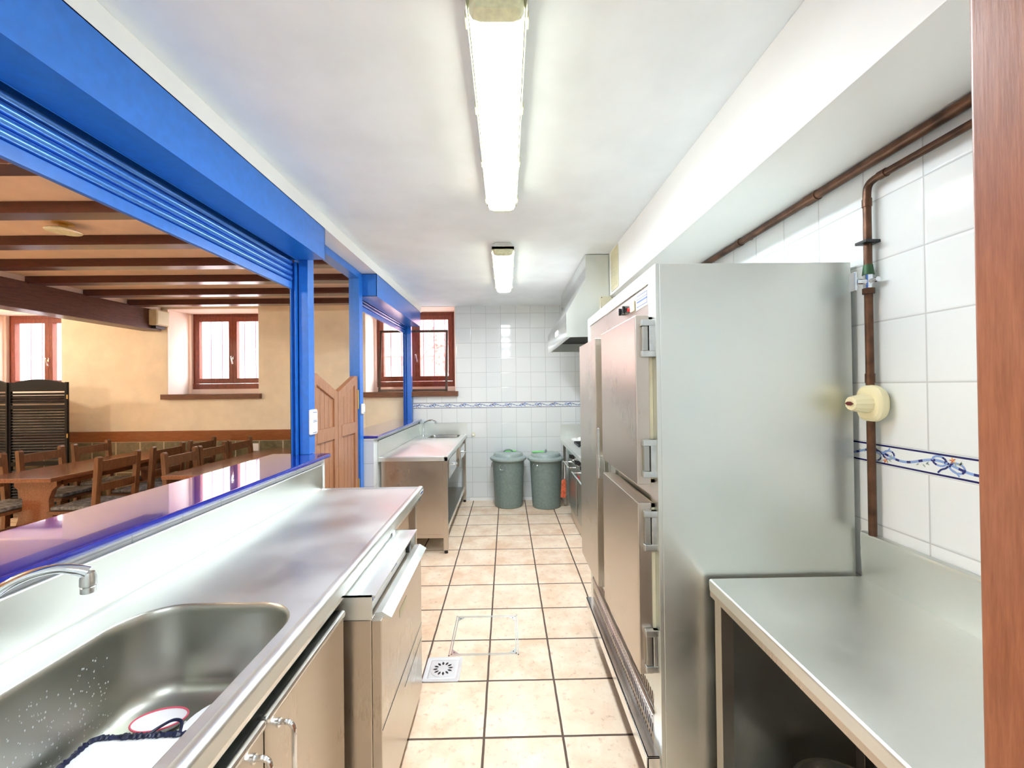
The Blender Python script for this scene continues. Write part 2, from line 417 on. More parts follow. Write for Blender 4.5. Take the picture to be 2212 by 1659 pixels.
# patterned border: two navy lines, a waving ribbon with bows, small flowers and leaves
def border(axis, x0, x1, z0, z1, base, sgn, phase):
    """axis 0: along x on plane y=base; axis 1: along y on plane x=base; sgn: out of the wall"""
    def P(u, v, w): return (u, base+sgn*w, v) if axis == 0 else (base+sgn*w, u, v)
    def f(bm):
        H = z1-z0; zc = (z0+z1)/2
        def quad(u0, u1, v0, v1, w, mi):
            g = bm.faces.new([bm.verts.new(P(*q, w)) for q in ((u0, v0), (u1, v0), (u1, v1), (u0, v1))]); g.material_index = mi
        lo = P(x0, z0, -.01); hi = P(x1, z1, 0)
        bx(bm, tuple(min(a, b) for a, b in zip(lo, hi)), tuple(max(a, b) for a, b in zip(lo, hi)))
        quad(x0, x1, z0+.002, z0+.0075, .0004, 1); quad(x0, x1, z1-.0075, z1-.002, .0004, 1)
        def strip(pts, wd, mi, w=.0006, alt=None):
            for i in range(len(pts)-1):
                (a, b), (c, d) = pts[i], pts[i+1]
                if min(a, c) < x0 or max(a, c) > x1: continue
                L = math.hypot(c-a, d-b) or 1; nx, nz = -(d-b)/L*wd/2, (c-a)/L*wd/2
                g = bm.faces.new([bm.verts.new(P(*q, w)) for q in ((a-nx, b-nz), (c-nx, d-nz), (c+nx, d+nz), (a+nx, b+nz))])
                g.material_index = (alt if alt and (i//3) % 3 == 0 else mi)
        def leaf(u, v, L, a, mi, w=.0008):
            pts = [(0, 0), (.3*L, .16*L), (.7*L, .13*L), (L, 0), (.7*L, -.13*L), (.3*L, -.16*L)]
            q = [(u+x*math.cos(a)-y*math.sin(a), v+x*math.sin(a)+y*math.cos(a)) for x, y in pts]
            if min(k[0] for k in q) < x0 or max(k[0] for k in q) > x1: return
            bm.faces.new([bm.verts.new(P(*k, w)) for k in q]).material_index = mi
        per = .2; n = int((x1-x0)/per)+2
        strip([(x0+i*.004, zc+H*.16*math.sin(2*PI*(x0+i*.004-phase)/per)) for i in range(int((x1-x0)/.004))], H*.11, 3, alt=2)
        k0 = math.floor((x0-phase)/per)
        for k in range(k0, k0+n+1):
            c = phase+k*per+.02; fl = 1 if k % 2 else -1
            for s in (-1, 1):
                lp = [(c+s*(.004+.021*(1-math.cos(t))*.9)+.002*math.sin(t), zc+fl*.004+H*.2*math.sin(t)*fl+s*fl*.006) for t in [i*2*PI/18 for i in range(19)]]
                strip(lp, H*.085, 3, .0007, 2)
                strip([(c+s*i*.004, zc-fl*i*.0032-fl*.002*math.sin(i)) for i in range(8)], H*.07, 2 if s > 0 else 3, .00065)
            for i in range(5): leaf(c-.012, zc+fl*H*.26, .010, i*2*PI/5, 5 if i % 2 else 6, .001)
            for i in range(5): leaf(c-.03+i*.004, zc+fl*H*(.1+.04*i), .013, PI*.6+i*.9, 4)
            for i in range(4): leaf(c+.05+i*.01, zc-fl*H*.1, .012, .5+i*1.7, 4)
    return f
bmats = ['glaze', 'lines', 'rib_dark', 'rib_light', 'leaf', 'petal', 'petal_red']
struct('trim_6', border(1, .47, 1.5, 1.235, 1.302, 1.21, -1, 1.30), bmats, 'border of blue ribbons and small flowers between navy lines on the right tiled wall', recalc=False)
struct('trim_7', border(0, -1.24, 1.2, 1.227, 1.302, 5.5, -1, -.4), bmats, 'blue and white patterned border across the back tiled wall', recalc=False)
struct('wall_right_border_rest', B(((1.21, 1.5, 1.235), (1.35, 5.5, 1.302)), ((1.222, -3.3, 1.235), (1.35, 1.5, 1.302))), 'glaze')

# windows ------------------------------------------------------------
def window(n, a, b, label, handle_x):
    z0, z1, y = 1.52, 2.583, 5.9
    if n == 1: z1 = 2.583
    t = thing('window_%d' % n, label, 'window', ((a+b)/2, y, z0)); t['kind'] = 'structure'; del t['category']
    fr = .052; mid = (a+b)/2
    part('window_frame', 'frame_wood', t, B(((a+.001, y+.001, z1-.045), (b-.001, y+.069, z1-.001)), ((a, y, z0), (a+.035, y+.07, z1)), ((b-.035, y, z0), (b, y+.07, z1)), ((a-.0, y-.012, z0), (b, y+.01, z0+.075)), bev=.004))
    for s0, s1 in ((a+.035, mid), (mid, b-.035)):
        w = .058
        def sash(bm, s0=s0, s1=s1, w=w):
            for lo, hi in (((s0, y-.012, z0+.078), (s0+w, y+.05, z1-.045)), ((s1-w, y-.012, z0+.078), (s1, y+.05, z1-.045)),
                           ((s0+.001, y-.011, z0+.079), (s1-.001, y+.049, z0+.15)), ((s0+.001, y-.011, z1-.11), (s1-.001, y+.049, z1-.046))): bx(bm, lo, hi, .006)
        s = part('sash', 'frame_wood', t, sash)
        part('pane', 'pane', s, B(((s0+w-.004, y+.018, z0+.146), (s1-w+.004, y+.022, z1-.106))))
    def hd(bm):
        bx(bm, (mid-.012, y-.022, 1.93), (mid+.014, y-.011, 1.985), .004)
        tube(bm, smooth([(mid, y-.02, 1.97), (mid, y-.045, 1.972), (mid+.006, y-.05, 1.95), (mid+.016, y-.048, 1.90), (mid+.02, y-.046, 1.87)], 4), .009, 8)
    part('window_handle', 'chrome', t, hd)
    return t
w1 = window(1, *WINS[0][2:], 'brown wooden double window above the far kitchen sink', 0)
w2 = window(2, *WINS[1][2:], 'brown wooden double window in the middle of the dining wall', 0)
w3 = window(3, *WINS[2][2:], 'brown wooden window behind the black folding screen', 0)
for (a, b, c, d), lab in zip(WINS, ('behind the kitchen window', 'behind the middle dining window', 'behind the window over the folding screen')):
    n = 7
    def bars(bm, c=c, d=d):
        for i in range(1, n): cyl(bm, (c+(d-c)*i/n, 6.03, 1.42), (c+(d-c)*i/n, 6.03, 2.7), .007, n=8)
        bx(bm, (c-.05, 6.02, 1.40), (d+.05, 6.04, 1.425)); bx(bm, (c-.05, 6.02, 2.69), (d+.05, 6.04, 2.71))
        for xx in (c-.04, d+.04):
            for zz in (1.41, 2.70): cyl(bm, (xx, 5.976, zz), (xx, 6.03, zz), .008, n=8)
    bm = bmesh.new(); bars(bm); o = finish('window_grille', bm, 'iron', origin=((c+d)/2, 6.03, 1.4))
    tag(o, 'thin vertical iron bars ' + lab, 'window grille', 'iron grilles outside the windows')
SILLS = [(-1.905, -.64, 'brown wooden sill under the kitchen window, its right end over white tiles'), (-4.508, -3.227, 'brown wooden sill under the middle dining room window'), (-7.06, -5.79, 'brown wooden sill behind the black folding screen')]
for a, b, lab in SILLS:
    struct('trim_%d' % (8+SILLS.index((a, b, lab))), B(((a, 5.44, 1.388), (b, 5.499, 1.455)), bev=.004), 'sill_wood', lab)
    struct('trim_%d' % (11+SILLS.index((a, b, lab))), B(((a+.05, 5.499, 1.44), (b-.05, 5.87, 1.455))), 'pink', 'plastered recess bottom')

# what stands outside
struct('ground_outside', B(((-14, 5.976, -.1), (6, 16, 0))), 'asphalt')
b = thing('apartment_building', 'pale pink rendered house seen through the kitchen window', 'building', (-1.5, 11, 0))
part('wall', 'facade', b, B(((-3.4, 11, 0), (3, 11.3, 7))))
def fw_(bm):
    bx(bm, (-3.4, 10.96, 2.35), (3, 11.05, 2.55)); bx(bm, (-3.4, 10.96, .9), (3, 11.05, 1.35))
part('string_course', 'facade_white', b, fw_)
for x, z in ((-2.75, 2.75), (-1.85, 2.9), (-2.95, 1.75), (-1.5, 1.6)):
    q = part('window', 'facade_white', b, B(((x-.22, 10.94, z-.25), (x+.22, 11.05, z+.35))))
b = thing('stone_building', 'pale rubble stone house across the street from the dining room', 'building', (-7, 10, 0))
part('wall', 'rubble', b, B(((-13, 10, 0), (-3.6, 10.3, 7))))
part('window', 'facade_glass', b, B(((-7.05, 9.95, 2.55), (-6.2, 10.05, 3.6))))
def palm(bm):
    tube(bm, smooth([(-1.45, 8.6, 0), (-1.43, 8.6, 1), (-1.40, 8.6, 2.0), (-1.38, 8.6, 3.2)], 6), .10, 10)
p = thing('palm_tree', 'palm trunk with dry fronds behind the right pane of the kitchen window', 'tree', (-1.45, 8.6, 0))
part('trunk', 'bark', p, palm)
def fronds(bm):
    for i in range(26):
        a = random.uniform(0, 2*PI); z = random.uniform(2.0, 3.3); L = random.uniform(.25, .6)
        c = Vector((-1.40, 8.6, z)); e = c+Vector((math.cos(a)*L, math.sin(a)*L, -random.uniform(.1, .6)))
        m = (c+e)/2+Vector((0, 0, .12)); pts = smooth([c, m, e], 5)
        tube(bm, pts, [.035*(1-.8*i/len(pts)) for i in range(len(pts))], 5)
part('frond', 'frond', p, fronds)['kind'] = 'stuff'

# dining joists and beam ------------------------------------------------
yj = [2.400, 2.926, 3.438, 3.950, 4.485, 5.0]
yj = [2.4-.515*k for k in range(6, 0, -1)]+yj
ordn = {6: 'seventh', 7: 'eighth'}
bm = bmesh.new(); bx(bm, (-4.53, yj[-1], 2.532), (-1.35, yj[-1]+.11, 2.5995), .004)
jo = tag(finish('ceiling_joist', bm, 'beam_wood', origin=(-2.94, yj[-1], 2.532)), 'dark brown ceiling joist of the dining room', 'joist', 'ceiling joists of the dining room')
names = ['nearest the window wall', 'second from the window wall', 'third from the window wall', 'fourth from the window wall', 'fifth from the window wall', 'sixth from the window wall']
for i, y in enumerate(reversed(yj)):
    o = jo if i == 0 else jo.copy()
    if i: COL.objects.link(o)
    o.location = (-2.94, y, 2.532)
    o['label'] = 'dark brown dining room ceiling joist, ' + (names[i] if i < 6 else '%s from the window wall' % ['seventh', 'eighth', 'ninth', 'tenth', 'eleventh', 'twelfth'][i-6])
bm = bmesh.new(); bx(bm, (-4.74, -1.0, 2.285), (-4.5, 5.47, 2.545), .012)
tag(finish('ceiling_beam', bm, 'beam_y', origin=(-4.62, 2.2, 2.285)), 'thick dark wooden beam running below the joists to the window wall', 'beam')
struct('trim_20', B(((-4.75, -1, 2.545), (-4.535, 5.49, 2.5995))), 'pink', 'plaster packing on top of the thick beam')
t = thing('wall_speaker', 'small beige loudspeaker fixed to the far end of the thick beam', 'speaker', (-4.5, 5.40, 2.33))
part('case', 'speaker', t, B(((-4.499, 5.26, 2.335), (-4.40, 5.465, 2.535)), bev=.012))
def gr(bm):
    bx(bm, (-4.401, 5.275, 2.352), (-4.396, 5.452, 2.518), .002)
    for i in range(13): bx(bm, (-4.397, 5.282, 2.362+i*.0118), (-4.392, 5.445, 2.367+i*.0118))
part('grille', 'cream_plastic', t, gr)
part('bracket', 'black', t, B(((-4.499, 5.30, 2.30), (-4.44, 5.44, 2.336)),))
def lamp0(bm):
    lathe(bm, [(.055, 2.5995), (.055, 2.592), (.02, 2.585), (.02, 2.57)], (-2.87, 2.72, 0), 20)
t = thing('ceiling_lamp', 'small clear glass ceiling lamp between two dining room joists', 'lamp', (-2.87, 2.72, 2.6))
part('base', 'brass', t, lamp0)
part('glass_shade', 'clear', t, lambda bm: lathe(bm, [(.02, 2.572), (.05, 2.566), (.085, 2.552), (.09, 2.546), (.06, 2.55), (.01, 2.556)], (-2.87, 2.72, 0), 20))
for x, y, wh in ((-7.3, 3.9, 'nearest the folding screen'), (-3.0, .6, 'nearest the blue bar'), (-6.4, .8, 'farthest from the windows')):  # globes out of view, added to brighten the dining room
    t = thing('added_globe', 'unseen white globe lamp added to light the dining room, '+wh, 'lamp', (x, y, 2.6), 'added globe lamps out of view in the dining room')
    part('base', 'brass', t, lambda bm: lathe(bm, [(.06, 2.5995), (.06, 2.58), (.03, 2.57), (.03, 2.53)], (x, y, 0), 20))
    part('globe', 'globe', t, lambda bm: sph(bm, (x, y, 2.44), .1))

# ================================================================== BLUE SERVING HATCHES
def slab(poly, z0, z1, bev):
    return lambda bm: prism(bm, poly, 2, z0, z1, bev)
def corner(cx, cy, r, a0, n=6): return [(cx+r*math.cos(math.radians(a0+90*k/n)), cy+r*math.sin(math.radians(a0+90*k/n))) for k in range(n+1)]
bm = bmesh.new(); prism(bm, [(-1.506, -.98), (-1.124, -.98)]+corner(-1.154, 2.645, .03, 0)+[(-1.506, 2.675)], 2, 1.066, 1.09, .009)
tag(finish('bar_top', bm, 'bar_blue', origin=(-1.3, .8, 1.066)), 'long glossy dark blue bar top beside the near sink, reflecting a window', 'bar top')
bm = bmesh.new(); prism(bm, [(-1.506, 3.615), (-1.124, 3.615), (-1.124, 5.497), (-1.506, 5.497)], 2, 1.066, 1.09, .009)
tag(finish('bar_top', bm, 'bar_blue', origin=(-1.3, 4.5, 1.066)), 'short dark blue bar top behind the far sink table', 'bar top')
def shutter(name, y0, y1, label, near):
    t = thing(name, label, 'shutter box', (-1.23, (y0+y1)/2, 2.305))
    def box(bm):
        bx(bm, (-1.124, y0, 2.305), (-1.12, y1, 2.5015), 0); bx(bm, (-1.345, y0, 2.305), (-1.12, y0+.004, 2.5015)); bx(bm, (-1.345, y1-.004, 2.305), (-1.12, y1, 2.5015))
        bx(bm, (-1.345, y0, 2.4975), (-1.12, y1, 2.5015)); bx(bm, (-1.345, y0, 2.305), (-1.341, y1, 2.5015))
        bx(bm, (-1.29, y0, 2.305), (-1.12, y1, 2.309)); bx(bm, (-1.1215, y0, 2.303), (-1.118, y1, 2.309))
        bx(bm, (-1.292, y0, 2.3025), (-1.286, y1, 2.305))
    part('box', 'blue', t, box)
    nsl = 4 if near else 2; zb = 2.123 if near else 2.215; step = .0345
    def sl(bm):
        for k in range(nsl):
            za = zb+.048+k*step; pts = []
            for i in range(9):
                a = -PI/2+PI*i/8; pts.append((-1.332+.016*math.cos(a), za+step*.5+step*.47*math.sin(a)))
            pts += [(-1.336, za+step), (-1.336, za)]
            prism(bm, pts, 1, y0+.01, y1-.01)
    part('slat', 'blue_slat', t, sl)
    part('bottom_rail', 'blue', t, B(((-1.339, y0+.01, zb), (-1.319, y1-.01, zb+.044)), bev=.003))
    return t
shutter('shutter_box', -.98, 2.583, 'long blue roller shutter box over the near bar, slats partly lowered', True)
shutter('shutter_box', 3.611, 5.429, 'short blue roller shutter box over the far bar by the window', False)
def post(y0, y1, z0, label, chan, zt=2.444):
    t = thing('post', label, 'post', (-1.29, (y0+y1)/2, z0))
    part('shaft', 'blue', t, B(((-1.303, y0, z0), (-1.245, y1, zt)), ((-1.337, y0+.012, z0), (-1.30, y1, zt)), bev=.002))
    if chan is not None:
        def ch(bm):
            bx(bm, (-1.341, chan-.03, z0), (-1.337, chan+.008, 2.30)); bx(bm, (-1.314, chan-.03, z0), (-1.310, chan+.008, 2.30)); bx(bm, (-1.341, chan+.0, z0), (-1.310, chan+.012, 2.30))
        part('guide_rail', 'blue', t, ch)
        part('seal', 'black', t, B(((-1.345, chan-.03, z0), (-1.3415, chan+.005, 2.29))))
    return t
post(2.62, 2.70, 1.0905, 'blue metal post at the far end of the near bar, beside the swing doors', 2.62)
post(3.53, 3.61, 0, 'blue metal post between the swing doors and the far hatch', None)
post(5.43, 5.495, 1.0905, 'blue metal post against the window wall at the far bar end', 5.43)
bm = bmesh.new(); bx(bm, (-1.337, 2.59, 2.445), (-1.246, 3.612, 2.5015), .002)
tag(finish('door_lintel', bm, 'blue', origin=(-1.29, 3.1, 2.445)), 'blue metal lintel over the swing door opening', 'lintel')
struct('wall_header', B(((-1.345, -3.2, 2.5025), (-1.2455, 5.5, 2.5995))), 'cream')
def switch(y0, y1, z0, z1, label, lines):
    t = thing('switch_plate', label, 'switch', (-1.245, (y0+y1)/2, z0))
    part('plate', 'white_plastic', t, B(((-1.2448, y0, z0), (-1.226, y1, z1)), bev=.008))
    part('cover', 'white_paper', t, B(((-1.227, y0+.008, z0+.012), (-1.2235, y1-.008, z1-.012)), bev=.0015))
    for z, w in lines: part('printed_line', 'blue_ink', t, B(((-1.2237, (y0+y1)/2-w*(y1-y0), z), (-1.2229, (y0+y1)/2+w*(y1-y0), z+.0035)),))
switch(2.612, 2.70, 1.212, 1.372, 'larger white switch plate on the post at the near bar end', ((1.30, .25), (1.292, .3), (1.224, .3), (1.352, .3)))
switch(3.535, 3.60, 1.285, 1.372, 'smaller white switch plate on the post past the swing doors', ((1.296, .2), (1.352, .2)))

# swing doors -----------------------------------------------------------
def swing(y0, y1, hinge_low, label):
    """y0 hinge side, y1 meeting side"""
    t = thing('swing_door', label, 'door', (-1.28, (y0+y1)/2, .32), 'pair of wooden swing doors')
    s = 1 if y1 > y0 else -1; zt, zl, zb = 1.607, 1.478, .32; x0, x1 = -1.30, -1.262
    zt_at = lambda y: zt+(zl-zt)*max(0, min(1, (abs(y-y0)-.06)/(abs(y1-y0)-.06)))
    w = .062
    def fr(bm):
        prism(bm, [(y0, zb), (y0+s*w, zb), (y0+s*w, zt_at(y0+s*w)), (y0+s*.055, zt), (y0, zt)], 0, x0, x1, .002)
        prism(bm, [(y1-s*w, zb), (y1, zb), (y1, zl), (y1-s*w, zt_at(y1-s*w))], 0, x0, x1, .002)
        ya, yb = y0+s*w, y1-s*w
        prism(bm, [(ya, zt_at(ya)-.075), (yb, zt_at(yb)-.075), (yb, zt_at(yb)), (ya, zt_at(ya))], 0, x0, x1, .002)
        bx(bm, (x0, min(ya, yb), 1.135), (x1+.002, max(ya, yb), 1.225), .002); bx(bm, (x0, min(ya, yb), zb), (x1, max(ya, yb), zb+.1), .002)
    part('frame', 'door_wood', t, fr)
    def pl(bm):
        ya, yb = y0+s*w, y1-s*w; n = 4
        for k in range(n):
            a = ya+(yb-ya)*k/n+s*.0015; c = ya+(yb-ya)*(k+1)/n-s*.0015
            prism(bm, [(a, zb+.02), (c, zb+.02), (c, zt_at(c)-.05), (a, zt_at(a)-.05)], 0, x0+.008, x1-.012, .0015)
    part('plank', 'door_wood', t, pl)
    for z in (1.33, .58):
        part('hinge', 'brass', t, lambda bm: cyl(bm, (-1.258, y0+s*.004, z), (-1.258, y0+s*.004, z+.16), .006, n=10))
swing(2.705, 3.112, True, 'left leaf of the pair of wooden swing doors, beside the near bar')
swing(3.525, 3.118, True, 'right leaf of the pair of wooden swing doors, beside the far hatch')

# ================================================================== KITCHEN LIGHT FITTINGS
def batten(yc, L, label):
    x = -.015; t = thing('ceiling_light', label, 'ceiling light', (x, yc, ZC), 'fluorescent ceiling fittings')
    y0, y1 = yc-L/2, yc+L/2
    def house(bm):
        prism(bm, [(x-.055, ZC-.001), (x-.084, ZC-.026), (x-.086, ZC-.054), (x-.081, ZC-.054), (x-.08, ZC-.036), (x+.08, ZC-.036), (x+.081, ZC-.054), (x+.086, ZC-.054), (x+.084, ZC-.026), (x+.055, ZC-.001)], 1, y0, y1, .003)
    part('housing', 'housing', t, house)
    def dif(bm):
        a = []
        for w, z in ((.077, -.0365), (.0775, -.052), (.075, -.068), (.066, -.085), (.045, -.0925)): a.append((x-w, ZC+z))
        poly = a+[(2*x-p, q) for p, q in reversed(a)]
        m = [x, ZC-.06]
        def ring(y, s): return [(m[0]+(p-m[0])*s, y, m[1]+(q-m[1])*s) for p, q in poly]
        R = [ring(y0+.0, .80), ring(y0+.012, .94), ring(y0+.035, 1), ring(y1-.035, 1), ring(y1-.012, .94), ring(y1, .80)]
        V = [[bm.verts.new(q) for q in r] for r in R]
        for A, C in zip(V, V[1:]):
            for i in range(len(A)): bm.faces.new((A[i], A[(i+1) % len(A)], C[(i+1) % len(A)], C[i]))
        for A in (V[0], V[-1]): bm.faces.new(A)
        for f in bm.faces:
            c = f.calc_center_median().y
            cz = f.calc_center_median().z
            f.material_index = 1 if (c < y0+.03 or c > y1-.03 or cz > ZC-.052) else (2 if cz > ZC-.08 else 0)
    part('diffuser', ['tube', 'clear', 'tube_side'], t, dif)
    for k in range(4):
        yy = y0+.08+(L-.16)*k/3
        for s in (-1, 1): part('clip', 'clear', t, B(((x+s*.085-.005, yy-.014, ZC-.062), (x+s*.085+.005, yy+.014, ZC-.028)), bev=.002))
batten(1.715, 1.27, 'long lit fluorescent fitting nearest the viewer on the white ceiling')
batten(-1.2, 1.27, 'lit fluorescent fitting on the ceiling behind the doorway')  # added behind the camera, out of view, to brighten reflections in the steel
batten(3.715, 1.27, 'lit fluorescent fitting farther down the ceiling, by the extractor hood')

# ================================================================== NEAR SINK COUNTER
ZT = .88
def ydist(a, b, n): return [a+(b-a)*i/n for i in range(n+1)]
t = thing('sink_counter', 'long near stainless steel sink counter with a deep basin and upstand', 'sink counter', (-.84, 1.1, 0))
SC = (-.822, .83, .232, .393, .13)     # basin centre x, y, half x, half y, corner radius
def top(bm):
    out = [(-1.146, -.45), (-.562, -.45), (-.562, 2.572), (-1.146, 2.572)]
    holed_top(bm, out, rrect(*SC), ZT)
    # raised rim, front nose and end nose
    prof = [(-.566, ZT), (-.556, ZT+.006), (-.546, ZT+.008), (-.534, ZT+.006), (-.528, ZT-.002), (-.528, ZT-.036), (-.534, ZT-.04), (-.55, ZT-.04), (-.55, ZT-.006)]
    prism(bm, prof, 1, -.45, 2.60)
    pr2 = [(y, z) for y, z in ((2.566, ZT), (2.578, ZT+.006), (2.588, ZT+.006), (2.60, ZT-.002), (2.60, ZT-.038), (2.58, ZT-.038))]
    prism(bm, pr2, 0, -1.146, -.532)
    bx(bm, (-1.146, -.45, ZT-.03), (-.55, .42, ZT-.001)); bx(bm, (-1.146, 1.24, ZT-.03), (-.55, 2.59, ZT-.001))
part('worktop', 'steel', t, top, sharp=50)
def ups(bm):
    prof = [(-1.146, ZT), (-1.152, ZT+.004), (-1.154, ZT+.012), (-1.154, 1.028), (-1.158, 1.033), (-1.1635, 1.033), (-1.1635, ZT-.02), (-1.146, ZT-.02)]
    prism(bm, prof, 1, -.45, 2.60)
part('upstand', 'steel_s', t, ups)
def bas(bm):
    basin(bm, *SC[:5], ZT, .25)
bn = part('basin', 'steel_basin', t, bas, sharp=60)
part('drain', 'chrome', bn, lambda bm: lathe(bm, [(.042, .631), (.045, .6335), (.036, .634), (.02, .632)], (-.82, .72, 0), 24))
def specks(bm):
    rnd = random.Random(3)
    for i in range(420):
        x = SC[0]+rnd.uniform(-.155, .14); y = SC[1]+rnd.uniform(-.3, .31); r = rnd.uniform(.0014, .0042)
        t_ = bmesh.new(); bmesh.ops.create_icosphere(t_, subdivisions=1, radius=r)
        merge(bm, t_, 0, Matrix.Translation((x, y, .6305)) @ Matrix.Diagonal((1, 1.6, .4, 1)))
def wallspecks(bm):
    rnd = random.Random(8)
    for i in range(460):
        z = .64+.19*rnd.random()**1.6; y = SC[1]+rnd.uniform(-.2, .26); r = rnd.uniform(.0007, .0019); x = SC[0]-SC[2]+.0105+.008*min(1, (ZT-.03-z)/.17)+.02*max(0, (.68-z)/.05)
        t_ = bmesh.new(); bmesh.ops.create_icosphere(t_, subdivisions=1, radius=r)
        merge(bm, t_, 0, Matrix.Translation((x, y, z)) @ Matrix.Diagonal((.5, 1, 1.6, 1)))
part('water_spots', 'satin', bn, wallspecks)['kind'] = 'stuff'
part('water_spots', 'white_paper', bn, specks)['kind'] = 'stuff'
# white drip mark on the far basin wall
part('drip_mark', 'white_paper', bn, lambda bm: tube(bm, [(-.70, 1.2118, .83), (-.694, 1.2100, .80), (-.690, 1.2085, .775), (-.689, 1.207, .75), (-.691, 1.2062, .735)], [.0012, .002, .003, .0035, .001], 6))
part('apron', 'steel_bright', t, B(((-.548, -.45, .815), (-.541, 2.59, ZT-.038)), ((-1.15, 2.575, .80), (-.545, 2.582, ZT-.036))))
part('badge', 'white_plastic', t, B(((-.5275, 2.50, ZT-.03), (-.5262, 2.585, ZT-.008)), bev=.0006))
def bp(bm): bx(bm, (-.5264, 2.508, ZT-.024), (-.5256, 2.577, ZT-.014))
part('badge_print', 'blue_ink', t, bp)
part('rear_panel', 'steel_dark', t, B(((-1.16, -.40, .1), (-1.15, 2.55, .84)),))
for y in (2.53,):
    part('leg', 'steel_v', t, B(((-.60, y-.02, .03), (-.56, y+.02, .845)),)); part('leg', 'steel_v', t, B(((-1.14, y-.02, .03), (-1.10, y+.02, .845)),))
    part('foot', 'black', t, lambda bm: (cyl(bm, (-.58, y, 0), (-.58, y, .03), .016))); part('foot', 'black', t, lambda bm: (cyl(bm, (-1.12, y, 0), (-1.12, y, .03), .016)))
part('latch', 'chrome', t, B(((-.54, 1.93, .80), (-.532, 1.96, .842)), bev=.003))
# under-counter cabinet with hinged doors
t = thing('base_cabinet', 'stainless steel cabinet with hinged doors beneath the near sink', 'cabinet', (-.84, .5, 0))
def body(bm):
    for lo, hi in (((-1.14, -.44, .1), (-.564, -.42, .80)), ((-1.14, 1.338, .1), (-.564, 1.358, .80)), ((-1.14, -.44, .08), (-.564, 1.358, .1)), ((-.60, -.42, .1), (-.585, 1.35, .14))): bx(bm, lo, hi, .001)
    bx(bm, (-.606, -.42, .74), (-.60, 1.34, .79))
part('body', 'steel_v', t, body)
part('plinth', 'dark', t, B(((-1.1, -.42, 0), (-.64, 1.33, .08))))
def door(y0, y1, hy):
    d = part('door', 'steel_v', t, B(((-.562, y0, .10), (-.530, y1, .774), .002)))
    part('top_lip', 'steel_bright', d, B(((-.562, y0, .7745), (-.521, y1, .796), .008)))
    def h(bm):
        pts = smooth([(-.530, hy, .742), (-.510, hy, .743), (-.497, hy, .735), (-.4935, hy, .715), (-.4935, hy, .67), (-.4935, hy, .63), (-.497, hy, .608), (-.510, hy, .600), (-.530, hy, .601)], 5)
        tube(bm, pts, .0055, 10)
        for z in (.742, .601): cyl(bm, (-.5305, hy, z), (-.525, hy, z), .0095, n=14)
    part('handle', 'chrome', d, h)
door(.905, 1.335, .955); door(.45, .900, .862); door(-.01, .445, .38)

# tap ---------------------------------------------------------------------
t = thing('sink_tap', 'chrome swan-neck tap with a bulky nozzle over the near basin', 'tap', (-1.10, .84, ZT))
part('base', 'chrome', t, lambda bm: lathe(bm, [(.03, 0), (.03, .01), (.022, .018), (.02, .07), (.017, .08)], (-1.10, .84, ZT), 24))
def sp(bm):
    pts = smooth([(-1.10, .84, .955), (-1.098, .843, 1.01), (-1.085, .855, 1.055), (-1.055, .875, 1.092), (-1.02, .893, 1.112), (-.985, .912, 1.117), (-.955, .928, 1.108), (-.938, .937, 1.098)], 6)
    n = len(pts); tube(bm, pts, [.014-.004*math.sin(PI*i/(n-1)*.6) if i < n*.75 else .0105+.003*(i-n*.75)/(n*.25) for i in range(n)], 14)
part('spout', 'chrome', t, sp)
part('nozzle', 'cast', t, lambda bm: (lathe(bm, [(.010, .0), (.0135, .002), (.0135, .014), (.0115, .016), (.0145, .018), (.0145, .034), (.011, .046)], (-.938, .938, 1.052), 16)))
part('lever', 'chrome', t, lambda bm: (bx(bm, (-1.11, .70, .985), (-1.09, .80, .995), .004), cyl(bm, (-1.10, .80, .96), (-1.10, .80, .99), .016)))

# things left in the near basin -----------------------------------------------
t = thing('shallow_tray', 'white tray with a ragged dark navy rim at the front of the near basin', 'tray', (-.87, .85, .632))
R = Matrix.Translation((-.885, .865, 0)) @ Matrix.Rotation(math.radians(2), 4, 'Z')
def tray(bm):
    t_ = bmesh.new()
    loops(t_, [[(x, y, z) for x, y in rrect(0, 0, hx, hy, .02, 5)] for hx, hy, z in ((.085, .125, .634), (.112, .152, .662), (.112, .152, .665), (.105, .145, .664))])
    loops(t_, [[(x, y, .6645) for x, y in rrect(0, 0, .109, .149, .02, 5)]])
    bmesh.ops.recalc_face_normals(t_, faces=list(t_.faces)); merge(bm, t_, 0, R)
part('dish', 'dish', t, tray)
def rim(bm):
    rr = random.Random(5); P0 = rrect(0, 0, .112, .152, .02, 6); pts = []
    for i, p in enumerate(P0):
        q = P0[(i+1) % len(P0)]; L = math.dist(p, q); k = max(1, int(L/.004))
        for j in range(k): pts.append((p[0]+(q[0]-p[0])*j/k, p[1]+(q[1]-p[1])*j/k))
    tube(bm, [R @ Vector((x, y, .667)) for x, y in pts], [rr.uniform(.0045, .0085) for _ in pts], 6, closed=True)
part('rim', 'navy', t, rim)
def grip(bm):
    tube(bm, [R @ Vector(p) for p in smooth([(.01, .150, .668), (.03, .166, .676), (.055, .176, .684), (.078, .172, .682), (.086, .156, .670)], 5)], .0035, 8)
part('grip', 'navy', t, grip)
t = thing('mixing_bowl', 'white oval bowl with a thin pinkish red rim beyond the tray', 'bowl', (-.905, 1.085, .632))
Rb = Matrix.Translation((-.905, 1.085, 0)) @ Matrix.Rotation(math.radians(10), 4, 'Z')
def bowl(bm):
    t_ = bmesh.new(); lathe(t_, [(.035, .631), (.05, .638), (.062, .652), (.0615, .653), (.045, .641), (.02, .636)], (0, 0, 0), 32, sx=1.0, sy=.62); merge(bm, t_, 0, Rb)
part('bowl', 'dish', t, bowl)
